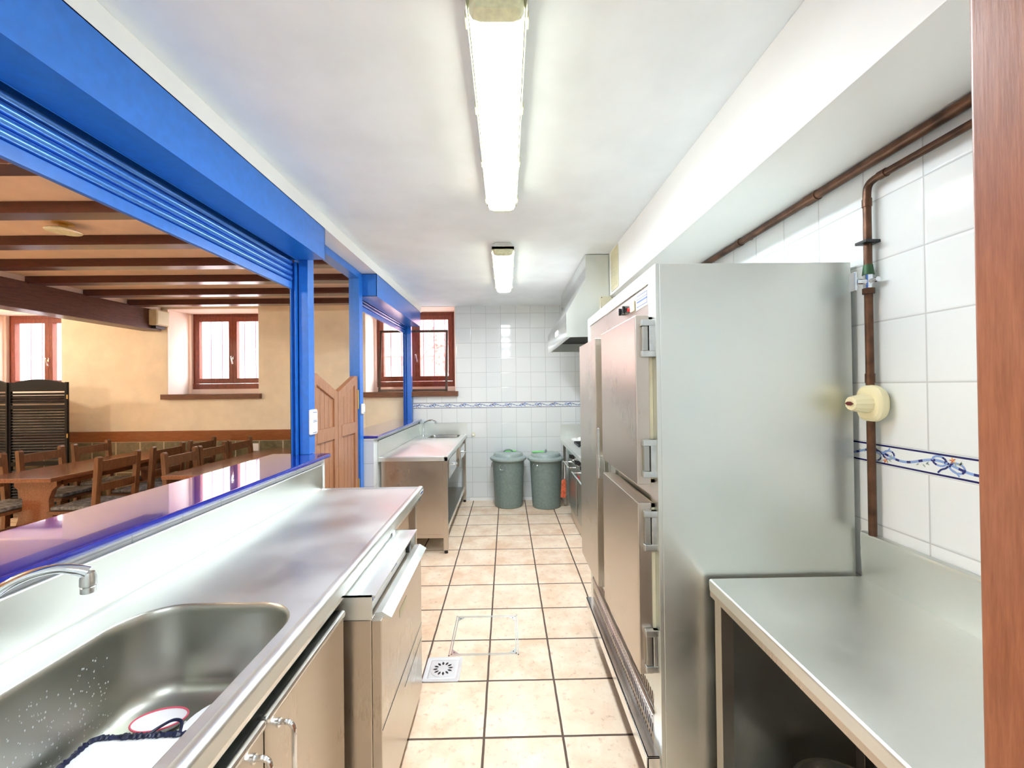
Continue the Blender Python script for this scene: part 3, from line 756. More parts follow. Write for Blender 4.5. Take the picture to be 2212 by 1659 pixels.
part('rim', 'pinkred', t, lambda bm: tube(bm, [Rb @ Vector((.063*math.cos(a), .039*math.sin(a), .6535)) for a in [2*PI*i/40 for i in range(40)]], .0022, 8, closed=True))
bm = bmesh.new(); lathe(bm, [(.05, 0), (.06, .001), (.085, .011), (.098, .014), (.0985, .0155), (.084, .013), (.058, .004), (.02, .0035)], (-.738, 1.082, .6305), 40)
tag(finish('dinner_plate', bm, 'dish', origin=(-.738, 1.082, .6305)), 'round white plate half hidden by the front edge of the near basin', 'plate')

# ================================================================== DISHWASHER
t = thing('dishwasher', 'stainless steel commercial dishwasher pushed under the near counter', 'dishwasher', (-.75, 1.69, 0))
Y0, Y1 = 1.375, 2.012
part('body', 'steel_v', t, B(((-1.02, Y0, .03), (-.455, Y1, .735), .003)))
def head(bm):
    prism(bm, [(-1.02, .737), (-.452, .737), (-.441, .817), (-1.02, .817)], 1, Y0, Y1, .002)
part('control_head', 'steel', t, B(((-1.02, Y0, .737), (-.452, Y0+.004, .817)), ((-1.02, Y1-.004, .737), (-.452, Y1, .817)), ((-1.02, Y0, .812), (-.441, Y1, .817)), ((-1.02, Y0+.004, .737), (-.47, Y1-.004, .812))))
part('door', 'steel_v', t, B(((-.455, Y0+.003, .06), (-.423, Y1-.003, .733), .003)), label='door panel with a folded top lip')
d = [o for o in t.children if o.name.startswith('door')][-1]
def lip(bm): prism(bm, [(-.455, .733), (-.452, .745), (-.428, .748), (-.396, .728), (-.398, .724), (-.423, .726)], 1, Y0+.03, Y1-.003, .001)
part('lip', 'steel', d, lip)
part('seam', 'chrome', d, lambda bm: cyl(bm, (-.4225, Y0+.004, .37), (-.4225, Y1-.004, .37), .0015, n=6))
part('seam', 'chrome', d, lambda bm: cyl(bm, (-.4225, Y0+.3, .30), (-.4225, Y1-.004, .30), .0012, n=6))
part('rating_plate', 'cream_plastic', d, B(((-.4232, 1.605, .615), (-.4218, 1.72, .645)), bev=.0005))
part('control_strip', 'white_plastic', t, B(((-.4705, Y0+.01, .745), (-.4675, Y1-.02, .805)),))
def pr(bm):
    for i in range(9): bx(bm, (-.4676, 1.40+i*.022, .772), (-.4668, 1.415+i*.022, .786))
    bx(bm, (-.4676, 1.66, .768), (-.4668, 1.74, .79))
part('print', 'blue_ink', t, pr)['kind'] = 'stuff'
part('switch', 'black', t, B(((-.468, 1.89, .752), (-.450, 1.925, .795)), bev=.003)); part('knob', 'cast', t, lambda bm: cyl(bm, (-.468, 1.965, .785), (-.455, 1.965, .785), .012))

# ================================================================== FAR SINK TABLE
t = thing('sink_table', 'far stainless steel sink table with drawers and an open lower shelf', 'sink table', (-.85, 4.6, 0))
a, b, f0, f1 = 3.73, 5.485, -1.154, -.536
S2 = (-.805, 5.30, .195, .165, .06)
def top2(bm):
    holed_top(bm, [(f0+.005, a+.03), (f1-.03, a+.03), (f1-.03, b-.01), (f0+.005, b-.01)], rrect(*S2), ZT)
    prism(bm, [(f1-.034, ZT), (f1-.022, ZT+.006), (f1-.008, ZT+.004), (f1, ZT-.004), (f1, ZT-.037), (f1-.03, ZT-.037)], 1, a+.0, b)
    prism(bm, [(a+.034, ZT), (a+.022, ZT+.006), (a+.008, ZT+.004), (a, ZT-.004), (a, ZT-.037), (a+.03, ZT-.037)], 0, f0, f1-.002)
    bx(bm, (f0, a+.01, ZT-.03), (f1-.01, 5.12, ZT-.002))
part('worktop', 'steel', t, top2, sharp=50)
part('upstand', 'steel_s', t, B(((-1.163, a, .84), (-1.154, b, 1.033)), ((-1.163, 5.485, .84), (-.53, 5.494, 1.035)), ((-1.163, 5.47, 1.027), (-.53, 5.494, 1.035)), ((-1.163, a, 1.025), (-1.148, b, 1.033))))
part('basin', 'steel_dark', t, lambda bm: basin(bm, *S2, ZT, .18))
part('side_panel', 'steel_v', t, B(((-1.103, 3.765, .14), (-.583, 3.772, .845)), ((-1.103, 3.762, .14), (-.583, 3.768, .172))))
part('back_panel', 'tile_low', t, B(((-1.1645, 3.78, .2), (-1.1635, 5.45, .7)))) if False else None
for x, y in ((-.565, 3.775), (-1.12, 3.775), (-.565, 5.45), (-1.12, 5.45)):
    lg = part('leg', 'steel_v', t, B(((x-.02, y-.02, .03), (x+.02, y+.02, .845), .002)))
    part('foot', 'black', lg, lambda bm: cyl(bm, (x, y, 0), (x, y, .03), .017))
part('shelf', 'steel_dark', t, B(((-1.12, 3.80, .165), (-.575, 5.45, .195)),))
part('shelf_edge', 'steel_bright', t, B(((-.576, 3.79, .15), (-.566, 5.45, .197)),))
part('rail', 'steel_v', t, B(((-.58, 3.79, .80), (-.565, 5.45, .845))))
def drawer(y0, y1, z0, z1, ky):
    d = part('drawer', 'steel_bright', t, B(((-.585, y0, z0), (-.536, y1, z1), .003), ((-1.0, y0+.02, z0+.02), (-.585, y1-.02, z1-.03))))
    part('handle', 'chrome', d, lambda bm: (tube(bm, smooth([(-.536, ky-.03, (z0+z1)/2+.0), (-.508, ky-.022, (z0+z1)/2), (-.502, ky, (z0+z1)/2), (-.508, ky+.022, (z0+z1)/2), (-.536, ky+.03, (z0+z1)/2)], 4), .007, 8)))
drawer(3.84, 4.35, .66, .835, 4.12); drawer(4.78, 5.22, .66, .80, 4.98)
part('drawer_frame', 'steel_v', t, B(((-.60, 4.355, .66), (-.55, 4.40, .84)), ((-.60, 4.73, .60), (-.55, 4.775, .84)), ((-.575, 4.40, .69), (-.57, 4.73, .84)),))
def tp(bm):
    lathe(bm, [(.024, 0), (.022, .012), (.016, .02), (.014, .06)], (-1.075, 5.33, ZT), 16)
t = thing('sink_tap', 'slender chrome swan-neck tap behind the far sink', 'tap', (-1.075, 5.33, ZT))
part('base', 'chrome', t, tp)
part('spout', 'chrome', t, lambda bm: tube(bm, smooth([(-1.075, 5.33, .93), (-1.073, 5.33, 1.0), (-1.05, 5.31, 1.055), (-1.0, 5.28, 1.085), (-.94, 5.25, 1.09), (-.90, 5.235, 1.075)], 6), .0095, 10))
part('nozzle', 'chrome', t, lambda bm: cyl(bm, (-.898, 5.234, 1.083), (-.898, 5.234, 1.05), .0125))
t = thing('wall_hook', 'small ivory knob on the back wall tiles beside the far sink table', 'hook', (-.445, 5.5, .877))
part('plate', 'cream_plastic', t, lambda bm: cyl(bm, (-.445, 5.4995, .877), (-.445, 5.487, .877), .027, n=20)); part('grip', 'white_plastic', t, lambda bm: cyl(bm, (-.445, 5.487, .877), (-.445, 5.465, .877), .014, n=14))

# screen leaning before the kitchen window
t = thing('framed_screen', 'thin dark framed pane standing on the kitchen window sill', 'screen', (-1.23, 5.55, 1.4555))
def sh(bm, boxes):
    t_ = bmesh.new()
    for lo, hi in boxes: bx(t_, lo, hi, .003)
    merge(bm, t_, 0, Matrix.Translation((0, 5.508, 1.457)) @ Matrix.Rotation(math.radians(-7), 4, 'X'))
x0, x1, H = -1.705, -.785, .835
part('frame', 'screen_wood', t, lambda bm: sh(bm, [((x0, 0, 0), (x1, .018, .03)), ((x0, 0, H-.03), (x1, .018, H)), ((x0, 0, 0), (x0+.03, .018, H)), ((x1-.03, 0, 0), (x1, .018, H))]))
part('pane', 'mesh_pane', t, lambda bm: sh(bm, [((x0+.028, .007, .028), (x1-.028, .010, H-.028))]))
part('wedge', 'sill_wood', t, B(((-1.6, 5.502, 1.4552), (-.9, 5.54, 1.459))))

# ================================================================== BINS
def bin_(x, y, label, rot):
    t = thing('waste_bin', label, 'bin', (x, y, 0), 'grey green lidded bins')
    r0, r1, h = .172, .205, .60
    part('bucket', 'bin', t, lambda bm: lathe(bm, [(r0-.01, 0), (r0, .008), (r0+.006, .06), (r1-.006, h-.05), (r1-.004, h-.03), (r1+.008, h-.025), (r1+.008, h), (r1-.01, h)], (x, y, 0), 48))
    ld = part('lid', 'bin_lid', t, lambda bm: lathe(bm, [(r1+.004, h-.012), (r1+.024, h-.012), (r1+.028, h+.0), (r1+.024, h+.014), (r1+.004, h+.024), (r1-.016, h+.032), (r1-.022, h+.055), (r1-.034, h+.068), (.10, h+.076), (.02, h+.078)], (x, y, 0), 48))
    hp = [(x+math.cos(rot)*u, y+math.sin(rot)*u, h+.076+w) for u, w in ((-.055, -.004), (-.05, .012), (-.03, .024), (0, .028), (.03, .024), (.05, .012), (.055, -.004))]
    part('lid_handle', 'bin', ld, lambda bm: tube(bm, smooth(hp, 4), .009, 8))
    def lab(bm):
        t_ = bmesh.new(); bx(t_, (-.075, -.045, 0), (.075, .045, .0015)); merge(bm, t_, 0, Matrix.Translation((x-.005+(-.09 if rot > 1 else 0.03), y+(.02 if rot > 1 else .05), h+.0792)) @ Matrix.Rotation(.15, 4, 'Z'))
    part('sticker', 'green_label', ld, lab, label='bright green sticker')
    for s in (-1, 1):
        a = rot+(-.9 if s < 0 else 2.6)
        a = {(-1, 0): -1.95, (1, 0): PI-.15, (-1, 1): -2.35, (1, 1): .2}[(s, 1 if rot > 1 else 0)]
        c = Vector((math.cos(a), math.sin(a), 0)); w = Vector((-c.y, c.x, 0)); o = Vector((x, y, h-.07))+c*(r1-.006)
        part('carry_handle', 'chrome', t, lambda bm: tube(bm, smooth([o+w*.03+Vector((0, 0, .02)), o+w*.034+c*.012, o+w*.025+c*.014-Vector((0, 0, .04)), o-w*.025+c*.014-Vector((0, 0, .04)), o-w*.034+c*.012, o-w*.03+Vector((0, 0, .02))], 3), .003, 6))
    return t
bin_(.012, 5.262, 'left grey-green waste bin with a round lid and green sticker', .1)
bin_(.484, 5.205, 'right grey-green waste bin, next to the cooking range', 1.4)

# ================================================================== TALL REFRIGERATOR
FX, FY0, FY1, FT = .512, 1.402, 2.575, 1.916
t = thing('refrigerator', 'tall stainless steel refrigerator with two short doors near and one long door far', 'refrigerator', (.85, 1.99, 0))
def body(bm):
    bx(bm, (FX+.0135, FY0, .13), (1.188, FY1, FT), .003)
    for lo, hi in (((FX, FY0, .13), (FX+.014, FY0+.073, FT)), ((FX, FY1-.06, .13), (FX+.014, FY1, FT)), ((FX+.0003, FY0+.0735, 1.866), (FX+.014, FY1-.0605, FT)), ((FX, 1.955, .36), (FX+.014, 2.075, 1.75)),
                   ((FX+.0005, FY0+.0735, 1.105), (FX+.014, 1.96, 1.145)), ((FX+.0005, FY0+.0735, .40), (FX+.014, FY1-.0605, .5)), ((FX+.0007, FY0+.0735, 1.735), (FX+.014, FY1-.0605, 1.755))): bx(bm, lo, hi, .0015)
part('body', 'steel_s', t, body)
part('plinth', 'dark', t, B(((.60, FY0+.03, .0), (1.15, FY1-.03, .129))))
hp = part('control_panel', 'steel_v', t, B(((FX+.006, FY0+.074, 1.756), (FX+.0125, FY1-.062, 1.865)),))
part('label', 'white_plastic', hp, B(((FX+.0035, 1.485, 1.795), (FX+.006, 1.625, 1.855)),))
def lab(bm):
    for z, h in ((1.845, .003), (1.803, .003), (1.832, .0025), (1.820, .006)): bx(bm, (FX+.0028, 1.495, z), (FX+.0036, 1.612, z+h))
    bx(bm, (FX+.0028, 1.495, 1.803), (FX+.0036, 1.498, 1.848)); bx(bm, (FX+.0028, 1.609, 1.803), (FX+.0036, 1.612, 1.848))
part('print', 'blue_ink', hp, lab)
part('thermometer', 'cream_plastic', hp, B(((FX-.002, 1.645, 1.80), (FX+.006, 1.69, 1.84)), bev=.003))
for y, m in ((1.735, 'black'), (1.79, 'black')):
    k = part('knob', m, hp, lambda bm: (cyl(bm, (FX+.006, y, 1.82), (FX-.012, y, 1.82), .015), bx(bm, (FX-.02, y-.004, 1.805), (FX-.012, y+.004, 1.835), .001)))
part('pilot_light', 'red', hp, lambda bm: cyl(bm, (FX+.006, 1.712, 1.815), (FX-.004, 1.712, 1.815), .008))
def fdoor(y0, y1, z0, z1, lab):
    d = part('door', 'steel_v', t, B(((.45, y0, z0), (.499, y1, z1), .004)), label=lab)
    part('gasket', 'cream_plastic', d, lambda bm: [bx(bm, lo, hi) for lo, hi in (((.4995, y0+.006, z0+.006), (.5115, y0+.018, z1-.006)), ((.4995, y1-.018, z0+.006), (.5115, y1-.006, z1-.006)), ((.4995, y0+.006, z0+.006), (.5115, y1-.006, z0+.018)), ((.4995, y0+.006, z1-.018), (.5115, y1-.006, z1-.006)))])
    part('liner', 'dark', d, B(((.4995, y0+.019, z0+.019), (.509, y1-.019, z1-.019)),))
    return d
d1 = fdoor(1.432, 1.95, 1.155, 1.745, 'upper short door'); d2 = fdoor(1.432, 1.95, .50, 1.093, 'lower short door'); d3 = fdoor(2.085, 2.53, .485, 1.742, 'long door')
for z0, z1, d in ((1.598, 1.727, d1), (1.183, 1.314, d1), (.933, 1.069, d2), (.517, .661, d2)):
    def hg(bm):
        bx(bm, (.492, 1.412, z0), (.514, 1.4315, z1), .003); bx(bm, (.466, 1.410, z1-.022), (.514, 1.4315, z1), .003); bx(bm, (.466, 1.410, z0), (.514, 1.4315, z0+.022), .003)
    h = part('hinge', 'cast', d, hg)
    part_ = bmesh.new(); bx(part_, (.470, 1.415, z0+.0225), (.489, 1.431, z1-.0225), .002)
    finish('hinge_pin', part_, 'steel_dark', d)
def latch(bm):
    bx(bm, (.452, 2.066, 1.035), (.492, 2.084, 1.15), .008); bx(bm, (.452, 2.052, 1.09), (.462, 2.072, 1.29), .004)
part('latch', 'cast', d3, latch)
part('strike', 'cast', t, B(((.50, 2.045, 1.03), (.5115, 2.072, 1.13)), bev=.003))
def grill(bm):
    def Q(y, s, w): return (.522-.012*s-w, y, .395-.19*s)   # s 0 top .. 1 bottom
    def q(y0, y1, s0, s1, w, mi): bm.faces.new([bm.verts.new(Q(*k, w)) for k in ((y0, s0), (y1, s0), (y1, s1), (y0, s1))]).material_index = mi
    q(FY0+.074, FY1-.062, 0, 1, 0, 0)
    for r, (s0, s1) in enumerate(((.06, .22), (.36, .52), (.60, .76), (.84, .97))):
        for i in range(52):
            y = FY0+.09+i*.0195+(r % 2)*.009
            if y < FY1-.08: q(y, y+.0075, s0, s1, .0006, 1)
    bx(bm, (.505, FY0+.074, .325), (.514, FY1-.062, .337), 0)
part('vent_grille', ['steel_v', 'dark'], t, grill, recalc=False)
part('kick_rail', 'steel_bright', t, B(((.462, 1.403, .186), (.468, 2.475, .24)), ((.462, 1.403, .234), (.505, 2.475, .24)), ((.462, 1.403, .186), (.505, 1.409, .24)), ((.49, 1.403, .186), (.505, 2.475, .192)), bev=.001))
part('rail_bracket', 'steel_v', t, B(((.50, 1.45, .15), (.514, 1.47, .20)),)); part('rail_bracket', 'steel_v', t, B(((.50, 2.41, .15), (.514, 2.43, .20)),))
for x in (.58, 1.12):
    for y in (FY0+.06, FY1-.06): part('foot', 'black', t, lambda bm: cyl(bm, (x-.03, y, 0), (x-.03, y, .13), .018))

# ================================================================== RIGHT WORK TABLE
t = thing('work_table', 'stainless steel work table with an upstand between the refrigerator and the door jamb', 'table', (.93, .94, 0))
ty0, ty1, tz = .512, 1.385, .848
def top3(bm):
    prism(bm, [(.70, tz), (.678, tz), (.673, tz-.003), (.672, tz-.008), (.674, tz-.038), (.69, tz-.038), (.69, tz-.012), (1.19, tz-.012), (1.19, tz)], 1, ty0, ty1, .0008)
part('worktop', 'steel', t, top3, sharp=60)
part('front_apron', 'steel_v', t, B(((.676, ty0, .79), (.682, ty1, tz-.036)),))
part('upstand', 'steel_s', t, lambda bm: prism(bm, [(1.19, tz), (1.187, .99), (1.190, .999), (1.196, 1.002), (1.206, 1.002), (1.206, tz-.02), (1.19, tz-.02)], 1, ty0, ty1-.002))
part('side_panel', 'steel_dark', t, B(((.70, ty1-.025, .18), (1.18, ty1-.018, .80)),)); part('back_panel', 'steel_dark', t, B(((1.17, ty0, .18), (1.178, ty1-.03, .80)),))
part('side_panel', 'steel_dark', t, B(((.70, ty0+.02, .18), (1.18, ty0+.027, .80)),))
for x in (.70, 1.16):
    for y in (ty0+.03, ty1-.04):
        lg = part('leg', 'steel_v', t, B(((x-.02, y-.02, .03), (x+.02, y+.02, .80), .002)))
        part('foot', 'black', lg, lambda bm: cyl(bm, (x, y, 0), (x, y, .03), .016))
part('shelf', 'steel_dark', t, B(((.69, ty0, .155), (1.18, ty1-.02, .18)),))
t = thing('cooking_pot', 'dark pot with a thin wire bail handle on the shelf under the work table', 'pot', (.97, 1.17, .18))
part('vessel', 'steel_dark', t, lambda bm: lathe(bm, [(.10, 0), (.125, .005), (.135, .02), (.14, .115), (.146, .12), (.146, .124), (.136, .124), (.131, .02), (.02, .012)], (.97, 1.17, .181), 40))
part('bail_handle', 'chrome', t, lambda bm: tube(bm, smooth([(.835, 1.20, .285), (.84, 1.20, .33), (.90, 1.215, .36), (1.0, 1.215, .35), (1.10, 1.19, .31), (1.115, 1.18, .285)], 6), .0035, 8))

# ================================================================== PIPES
bm = bmesh.new(); tube(bm, [(1.185, .47, 2.212), (1.185, 1.5, 2.214), (1.185, 2.2, 2.214), (1.185, 3.3, 2.214)], .0165, 14); cyl(bm, (1.185, 1.54, 2.2135), (1.185, 1.60, 2.2135), .0195); 
for y in (2.05,): cyl(bm, (1.185, y, 2.214), (1.185, y+.03, 2.214), .0195)
for y in (.8, 2.0, 2.9): bx(bm, (1.185, y-.008, 2.206), (1.2095, y+.008, 2.222))
tag(finish('copper_pipe', bm, 'copper', origin=(1.185, 1.9, 2.214)), 'thicker brown copper pipe running along the wall just under the soffit', 'pipe')
t = thing('gas_pipe', 'thinner brown copper pipe turning down the tiled wall beside the refrigerator', 'pipe', (1.185, 1.328, 1.0))
pts = [(1.185, .47, 2.152)]+smooth([(1.185, 1.24, 2.153), (1.185, 1.30, 2.152), (1.185, 1.324, 2.142), (1.185, 1.331, 2.115), (1.185, 1.3315, 2.06)], 5)+[(1.185, 1.3315, 1.86)]
part('upper_run', 'copper', t, lambda bm: (tube(bm, pts, .0115, 12), cyl(bm, (1.185, 1.3315, 2.10), (1.185, 1.3315, 2.075), .0135), cyl(bm, (1.185, 1.26, 2.153), (1.185, 1.285, 2.153), .0135)))
part('lower_run', 'copper', t, lambda bm: (tube(bm, [(1.185, 1.3315, 1.80), (1.185, 1.3315, 1.492)], .0115, 12), tube(bm, [(1.185, 1.3315, 1.375), (1.185, 1.3315, 1.0035)], .0115, 12), cyl(bm, (1.185, 1.3315, 1.50), (1.185, 1.3315, 1.53), .0135)))
part('pipe_clip', 'black', t, lambda bm: (cyl(bm, (1.185, 1.3315, 1.952), (1.185, 1.3315, 1.964), .0155), bx(bm, (1.16, 1.31, 1.953), (1.2095, 1.353, 1.963), .002)))
v = part('stop_valve', 'chrome', t, lambda bm: (cyl(bm, (1.185, 1.3315, 1.80), (1.185, 1.3315, 1.86), .0135), cyl(bm, (1.185, 1.3315, 1.83), (1.145, 1.3315, 1.83), .009), cyl(bm, (1.185, 1.3315, 1.83), (1.185, 1.295, 1.83), .008)))
part('green_collar', 'green_metal', v, lambda bm: (cyl(bm, (1.185, 1.3315, 1.852), (1.185, 1.3315, 1.885), .0165, .0125)))
part('lower_collar', 'copper', v, lambda bm: cyl(bm, (1.185, 1.3315, 1.79), (1.185, 1.3315, 1.808), .0165))
part('lever', 'chrome', v, lambda bm: (bx(bm, (1.136, 1.325, 1.80), (1.146, 1.352, 1.862), .004)))
t = thing('regulator_valve', 'cream plastic shut-off valve with a round knob on the thin wall pipe', 'valve', (1.17, 1.315, 1.435))
def cv(bm):
    t_ = bmesh.new(); n = 28
    def ring(s, x): return [(x, 1.318+.050*s*math.copysign(abs(math.cos(a))**.72, math.cos(a)), 1.434+.059*s*math.copysign(abs(math.sin(a))**.72, math.sin(a))) for a in [2*PI*i/n for i in range(n)]]
    loops(t_, [ring(.62, 1.2085), ring(.86, 1.195), ring(1.0, 1.178), ring(.97, 1.168), ring(.84, 1.161), ring(.4, 1.159)]); merge(bm, t_)
part('cover', 'valve_cream', t, cv)
def kb(bm):
    t_ = bmesh.new(); n = 36; L = []
    for r, x in ((.030, 1.160), (.030, 1.150), (.024, 1.118), (.021, 1.108), (.012, 1.105)):
        L.append([(x, 1.318+(r+(.0012 if i % 3 == 0 else 0))*math.cos(2*PI*i/n), 1.434+(r+(.0012 if i % 3 == 0 else 0))*math.sin(2*PI*i/n)) for i in range(n)])
    loops(t_, L); merge(bm, t_)
k = part('knob', 'valve_cream', t, kb)
part('marker', 'maroon', k, lambda bm: prism(bm, [(1.303, 1.434), (1.312, 1.44), (1.324, 1.44), (1.333, 1.434), (1.324, 1.428), (1.312, 1.428)], 0, 1.1015, 1.1055))

# ================================================================== EXTRACTOR HOOD
t = thing('extractor_hood', 'stainless steel wedge-shaped extractor hood on the right wall', 'hood', (.85, 4.13, 1.905))
hy0, hy1 = 3.375, 4.887
P = [(1.205, 2.578), (.66, 2.578), (.66, 2.385), (.497, 2.10), (.497, 1.905), (1.205, 1.905)]
part('side_panel', 'steel_s', t, lambda bm: (prism(bm, P, 1, hy0, hy0+.004))); part('side_panel', 'steel_s', t, lambda bm: (prism(bm, P, 1, hy1-.004, hy1)))
def fr(bm):
    q = [(.664, 2.578), (.66, 2.578), (.66, 2.385), (.497, 2.10), (.497, 1.905), (.53, 1.905), (.53, 1.915), (.503, 1.915), (.503, 2.10), (.664, 2.382)]
    prism(bm, q, 1, hy0+.004, hy1-.004)
part('canopy', 'steel_bright', t, fr)
part('filter', 'dark', t, B(((.505, hy0+.005, 2.0), (1.20, hy1-.005, 2.02)),))
part('back_lip', 'steel_s', t, B(((.53, hy0+.005, 1.905), (1.2, hy0+.03, 1.912)), ((.53, hy1-.03, 1.905), (1.2, hy1-.005, 1.912))))
part('badge', 'white_plastic', t, B(((.4945, 3.95, 1.99), (.4968, 4.15, 2.04)),))
t = thing('junction_box', 'small ivory junction box on the side of the extractor hood', 'box', (.82, 3.35, 2.13))
part('box', 'cream_plastic', t, B(((.772, 3.345, 2.125), (.872, 3.3745, 2.225)), bev=.003))
part('lid', 'cream_plastic', t, B(((.770, 3.336, 2.123), (.874, 3.344, 2.227)), bev=.002))
for x in (.78, .864):
    for z in (2.133, 2.217): part('screw', 'black', t, lambda bm: cyl(bm, (x, 3.336, z), (x, 3.334, z), .004, n=8))
t = thing('vent_panel', 'cream louvred vent panel on the end of the white soffit', 'vent', (.85, 3.19, 2.25))
part('frame', 'cream_plastic', t, B(((.846, 3.09, 2.25), (.8525, 3.29, 2.57)), bev=.002))
part('louvre', 'cream_plastic', t, lambda bm: [bx(bm, (.842, 3.10, 2.265+i*.012), (.847, 3.28, 2.2715+i*.012)) for i in range(25)])

# ================================================================== COOKING RANGE
t = thing('cooking_range', 'stainless steel cooking range with black knobs and oven handles behind the refrigerator', 'range', (.93, 3.95, 0))
ry0, ry1, rz = 2.66, 5.21, .85
part('body', 'steel_dark', t, B(((.715, ry0, .12), (1.19, 4.73, rz-.045), .003)))
part('leg', 'steel_dark', t, B(((.70, 5.165, .02), (.73, 5.195, rz-.045)),)); part('leg', 'steel_dark', t, B(((1.15, 5.165, .02), (1.18, 5.195, rz-.045)),))
part('worktop', 'steel', t, B(((.664, ry0, rz-.045), (1.19, ry1, rz), .006)))
part('end_upstand', 'steel_s', t, B(((.675, ry1-.012, rz), (1.19, ry1, 1.02), .002)))
part('rear_upstand', 'steel_s', t, B(((1.17, ry0, rz), (1.19, ry1-.015, 1.02), .002)))
part('control_panel', 'steel_bright', t, lambda bm: prism(bm, [(.72, .70), (.70, .70), (.672, .80), (.672, .804), (.72, .804)], 1, ry0+.01, 4.72))
for y in (3.20, 3.42, 3.64, 3.92, 4.28):
    k = part('knob', 'black', t, lambda bm: (cyl(bm, (.69, y, .765), (.672, y, .77), .026), cyl(bm, (.672, y, .77), (.648, y, .777), .02), bx(bm, (.640, y-.006, .758), (.652, y+.006, .796), .002)))
for y0, y1 in ((3.40, 4.12), (4.20, 4.72)):
    d = part('oven_door', 'steel_dark', t, B(((.695, y0, .18), (.714, y1, .69), .004)))
    def hd(bm):
        cyl(bm, (.635, y0+.06, .655), (.635, y1-.06, .655), .009)
        for y in (y0+.09, y1-.09): cyl(bm, (.635, y, .655), (.695, y, .655), .006, n=8)
    part('handle', 'steel_bright', d, hd)
part('label', 'red', t, B(((.693, 3.98, .60), (.695, 4.08, .625)),))
part('kick_panel', 'steel_v', t, B(((.722, ry0+.01, .02), (.735, 4.72, .118)),))
for y in (ry0+.1, 4.65, 4.1): part('foot', 'black', t, lambda bm: cyl(bm, (.76, y, 0), (.76, y, .12), .02))
for y in (3.75, 4.55):
    def gs(bm):
        for q in (-.12, -.04, .04, .12): bx(bm, (.76, y+q-.006, rz+.003), (1.10, y+q+.006, rz+.026), .002)
        bx(bm, (.76, y-.15, rz+.001), (.775, y+.15, rz+.02)); bx(bm, (1.085, y-.15, rz+.001), (1.10, y+.15, rz+.02))
        lathe(bm, [(.06, .001), (.055, .014), (.03, .018)], (.93, y, rz), 20)
    part('burner_grate', 'black', t, gs)
def cl(bm):
    rr = random.Random(11); g = 14; V = []
    for i in range(g):
        V.append([bm.verts.new((.78+.26*i/(g-1)+rr.uniform(-.008, .008), 4.86+.20*j/(g-1)+rr.uniform(-.008, .008), rz+.006+.032*abs(math.sin(i*.9+.4*math.sin(j*.8)))*abs(math.sin(PI*i/(g-1)))**.5*abs(math.sin(PI*j/(g-1)))**.5+rr.uniform(0, .004))) for j in range(g)])
    for i in range(g-1):
        for j in range(g-1): bm.faces.new((V[i][j], V[i+1][j], V[i+1][j+1], V[i][j+1]))
bm = bmesh.new(); cl(bm); o = finish('kitchen_cloth', bm, 'white_paper', origin=(.9, 4.9, rz)); tag(o, 'crumpled white cloth lying on the far end of the range', 'cloth')
md = o.modifiers.new('thick', 'SOLIDIFY'); md.thickness = .004
t = thing('hanging_packet', 'orange-red packet hanging low between the right bin and the range', 'packet', (.648, 4.72, .24))
part('packet', 'orange', t, lambda bm: prism(bm, [(.598, .245), (.655, .235), (.662, .40), (.650, .455), (.612, .43)], 1, 4.665, 4.70, .006))
part('strap', 'white_plastic', t, lambda bm: tube(bm, smooth([(.647, 4.70, .438), (.65, 4.69, .52), (.645, 4.67, .60), (.6445, 4.650, .650)], 5), .004, 6))

# ================================================================== FLOOR FITTINGS
t = thing('access_hatch', 'tiled floor hatch outlined by a thin steel frame', 'floor hatch', (-.146, 2.524, 0))
hx0, hx1, hy0_, hy1_ = -.343, .052, 2.324, 2.724
def fm(bm):
    for i, w in ((0, .006), (.012, .006)):
        a, b, c, d = hx0+i, hx1-i, hy0_+i, hy1_-i
        for lo, hi in (((a, c, 0.0002), (b, c+w, .003)), ((a, d-w, .0002), (b, d, .003)), ((a, c, .0002), (a+w, d, .003)), ((b-w, c, .0002), (b, d, .003))): bx(bm, lo, hi)
part('frame', 'steel_bright', t, fm)
for cx_, cy_, sx, sy in ((hx0+.018, hy0_+.018, 1, 1), (hx1-.018, hy0_+.018, -1, 1), (hx0+.018, hy1_-.018, 1, -1), (hx1-.018, hy1_-.018, -1, -1)):
    c = part('corner_plate', 'steel_bright', t, lambda bm: prism(bm, [(cx_, cy_), (cx_+sx*.04, cy_), (cx_, cy_+sy*.04)], 2, .0002, .0028))
    part('screw', 'dark', c, lambda bm: cyl(bm, (cx_+sx*.012, cy_+sy*.012, .0028), (cx_+sx*.012, cy_+sy*.012, .0034), .0035, n=10))
t = thing('floor_drain', 'square steel floor drain with a round petal-slotted grate', 'drain', (-.355, 2.219, 0))
dx, dy = -.355, 2.219
def dr(bm):
    h = .0945
    out = [(dx-h, dy-h), (dx+h, dy-h), (dx+h, dy+h), (dx-h, dy+h)]
    loops(bm, [[(x, y, z) for x, y in rrect(dx, dy, k, k, .012, 4)] for k, z in ((.0955, .0003), (.0945, .0035), (.082, .0035), (.078, .0018), (.072, .0018), (.069, .003), (.067, .003))])
part('frame', 'satin', t, dr)
g = part('grate', 'satin', t, lambda bm: lathe(bm, [(.066, .0032), (.066, .0046), (.063, .005), (.060, .0046), (.0005, .0046)], (dx, dy, 0), 48))
def pet(bm):
    for i in range(12):
        a = 2*PI*i/12+.13; pts = [(.026, 0), (.034, .0052), (.043, .0062), (.054, 0), (.043, -.0062), (.034, -.0052)]
        bm.faces.new([bm.verts.new((dx+u*math.cos(a)-w*math.sin(a), dy+u*math.sin(a)+w*math.cos(a), .0052)) for u, w in pts])
part('slot', 'black', g, pet, recalc=False)

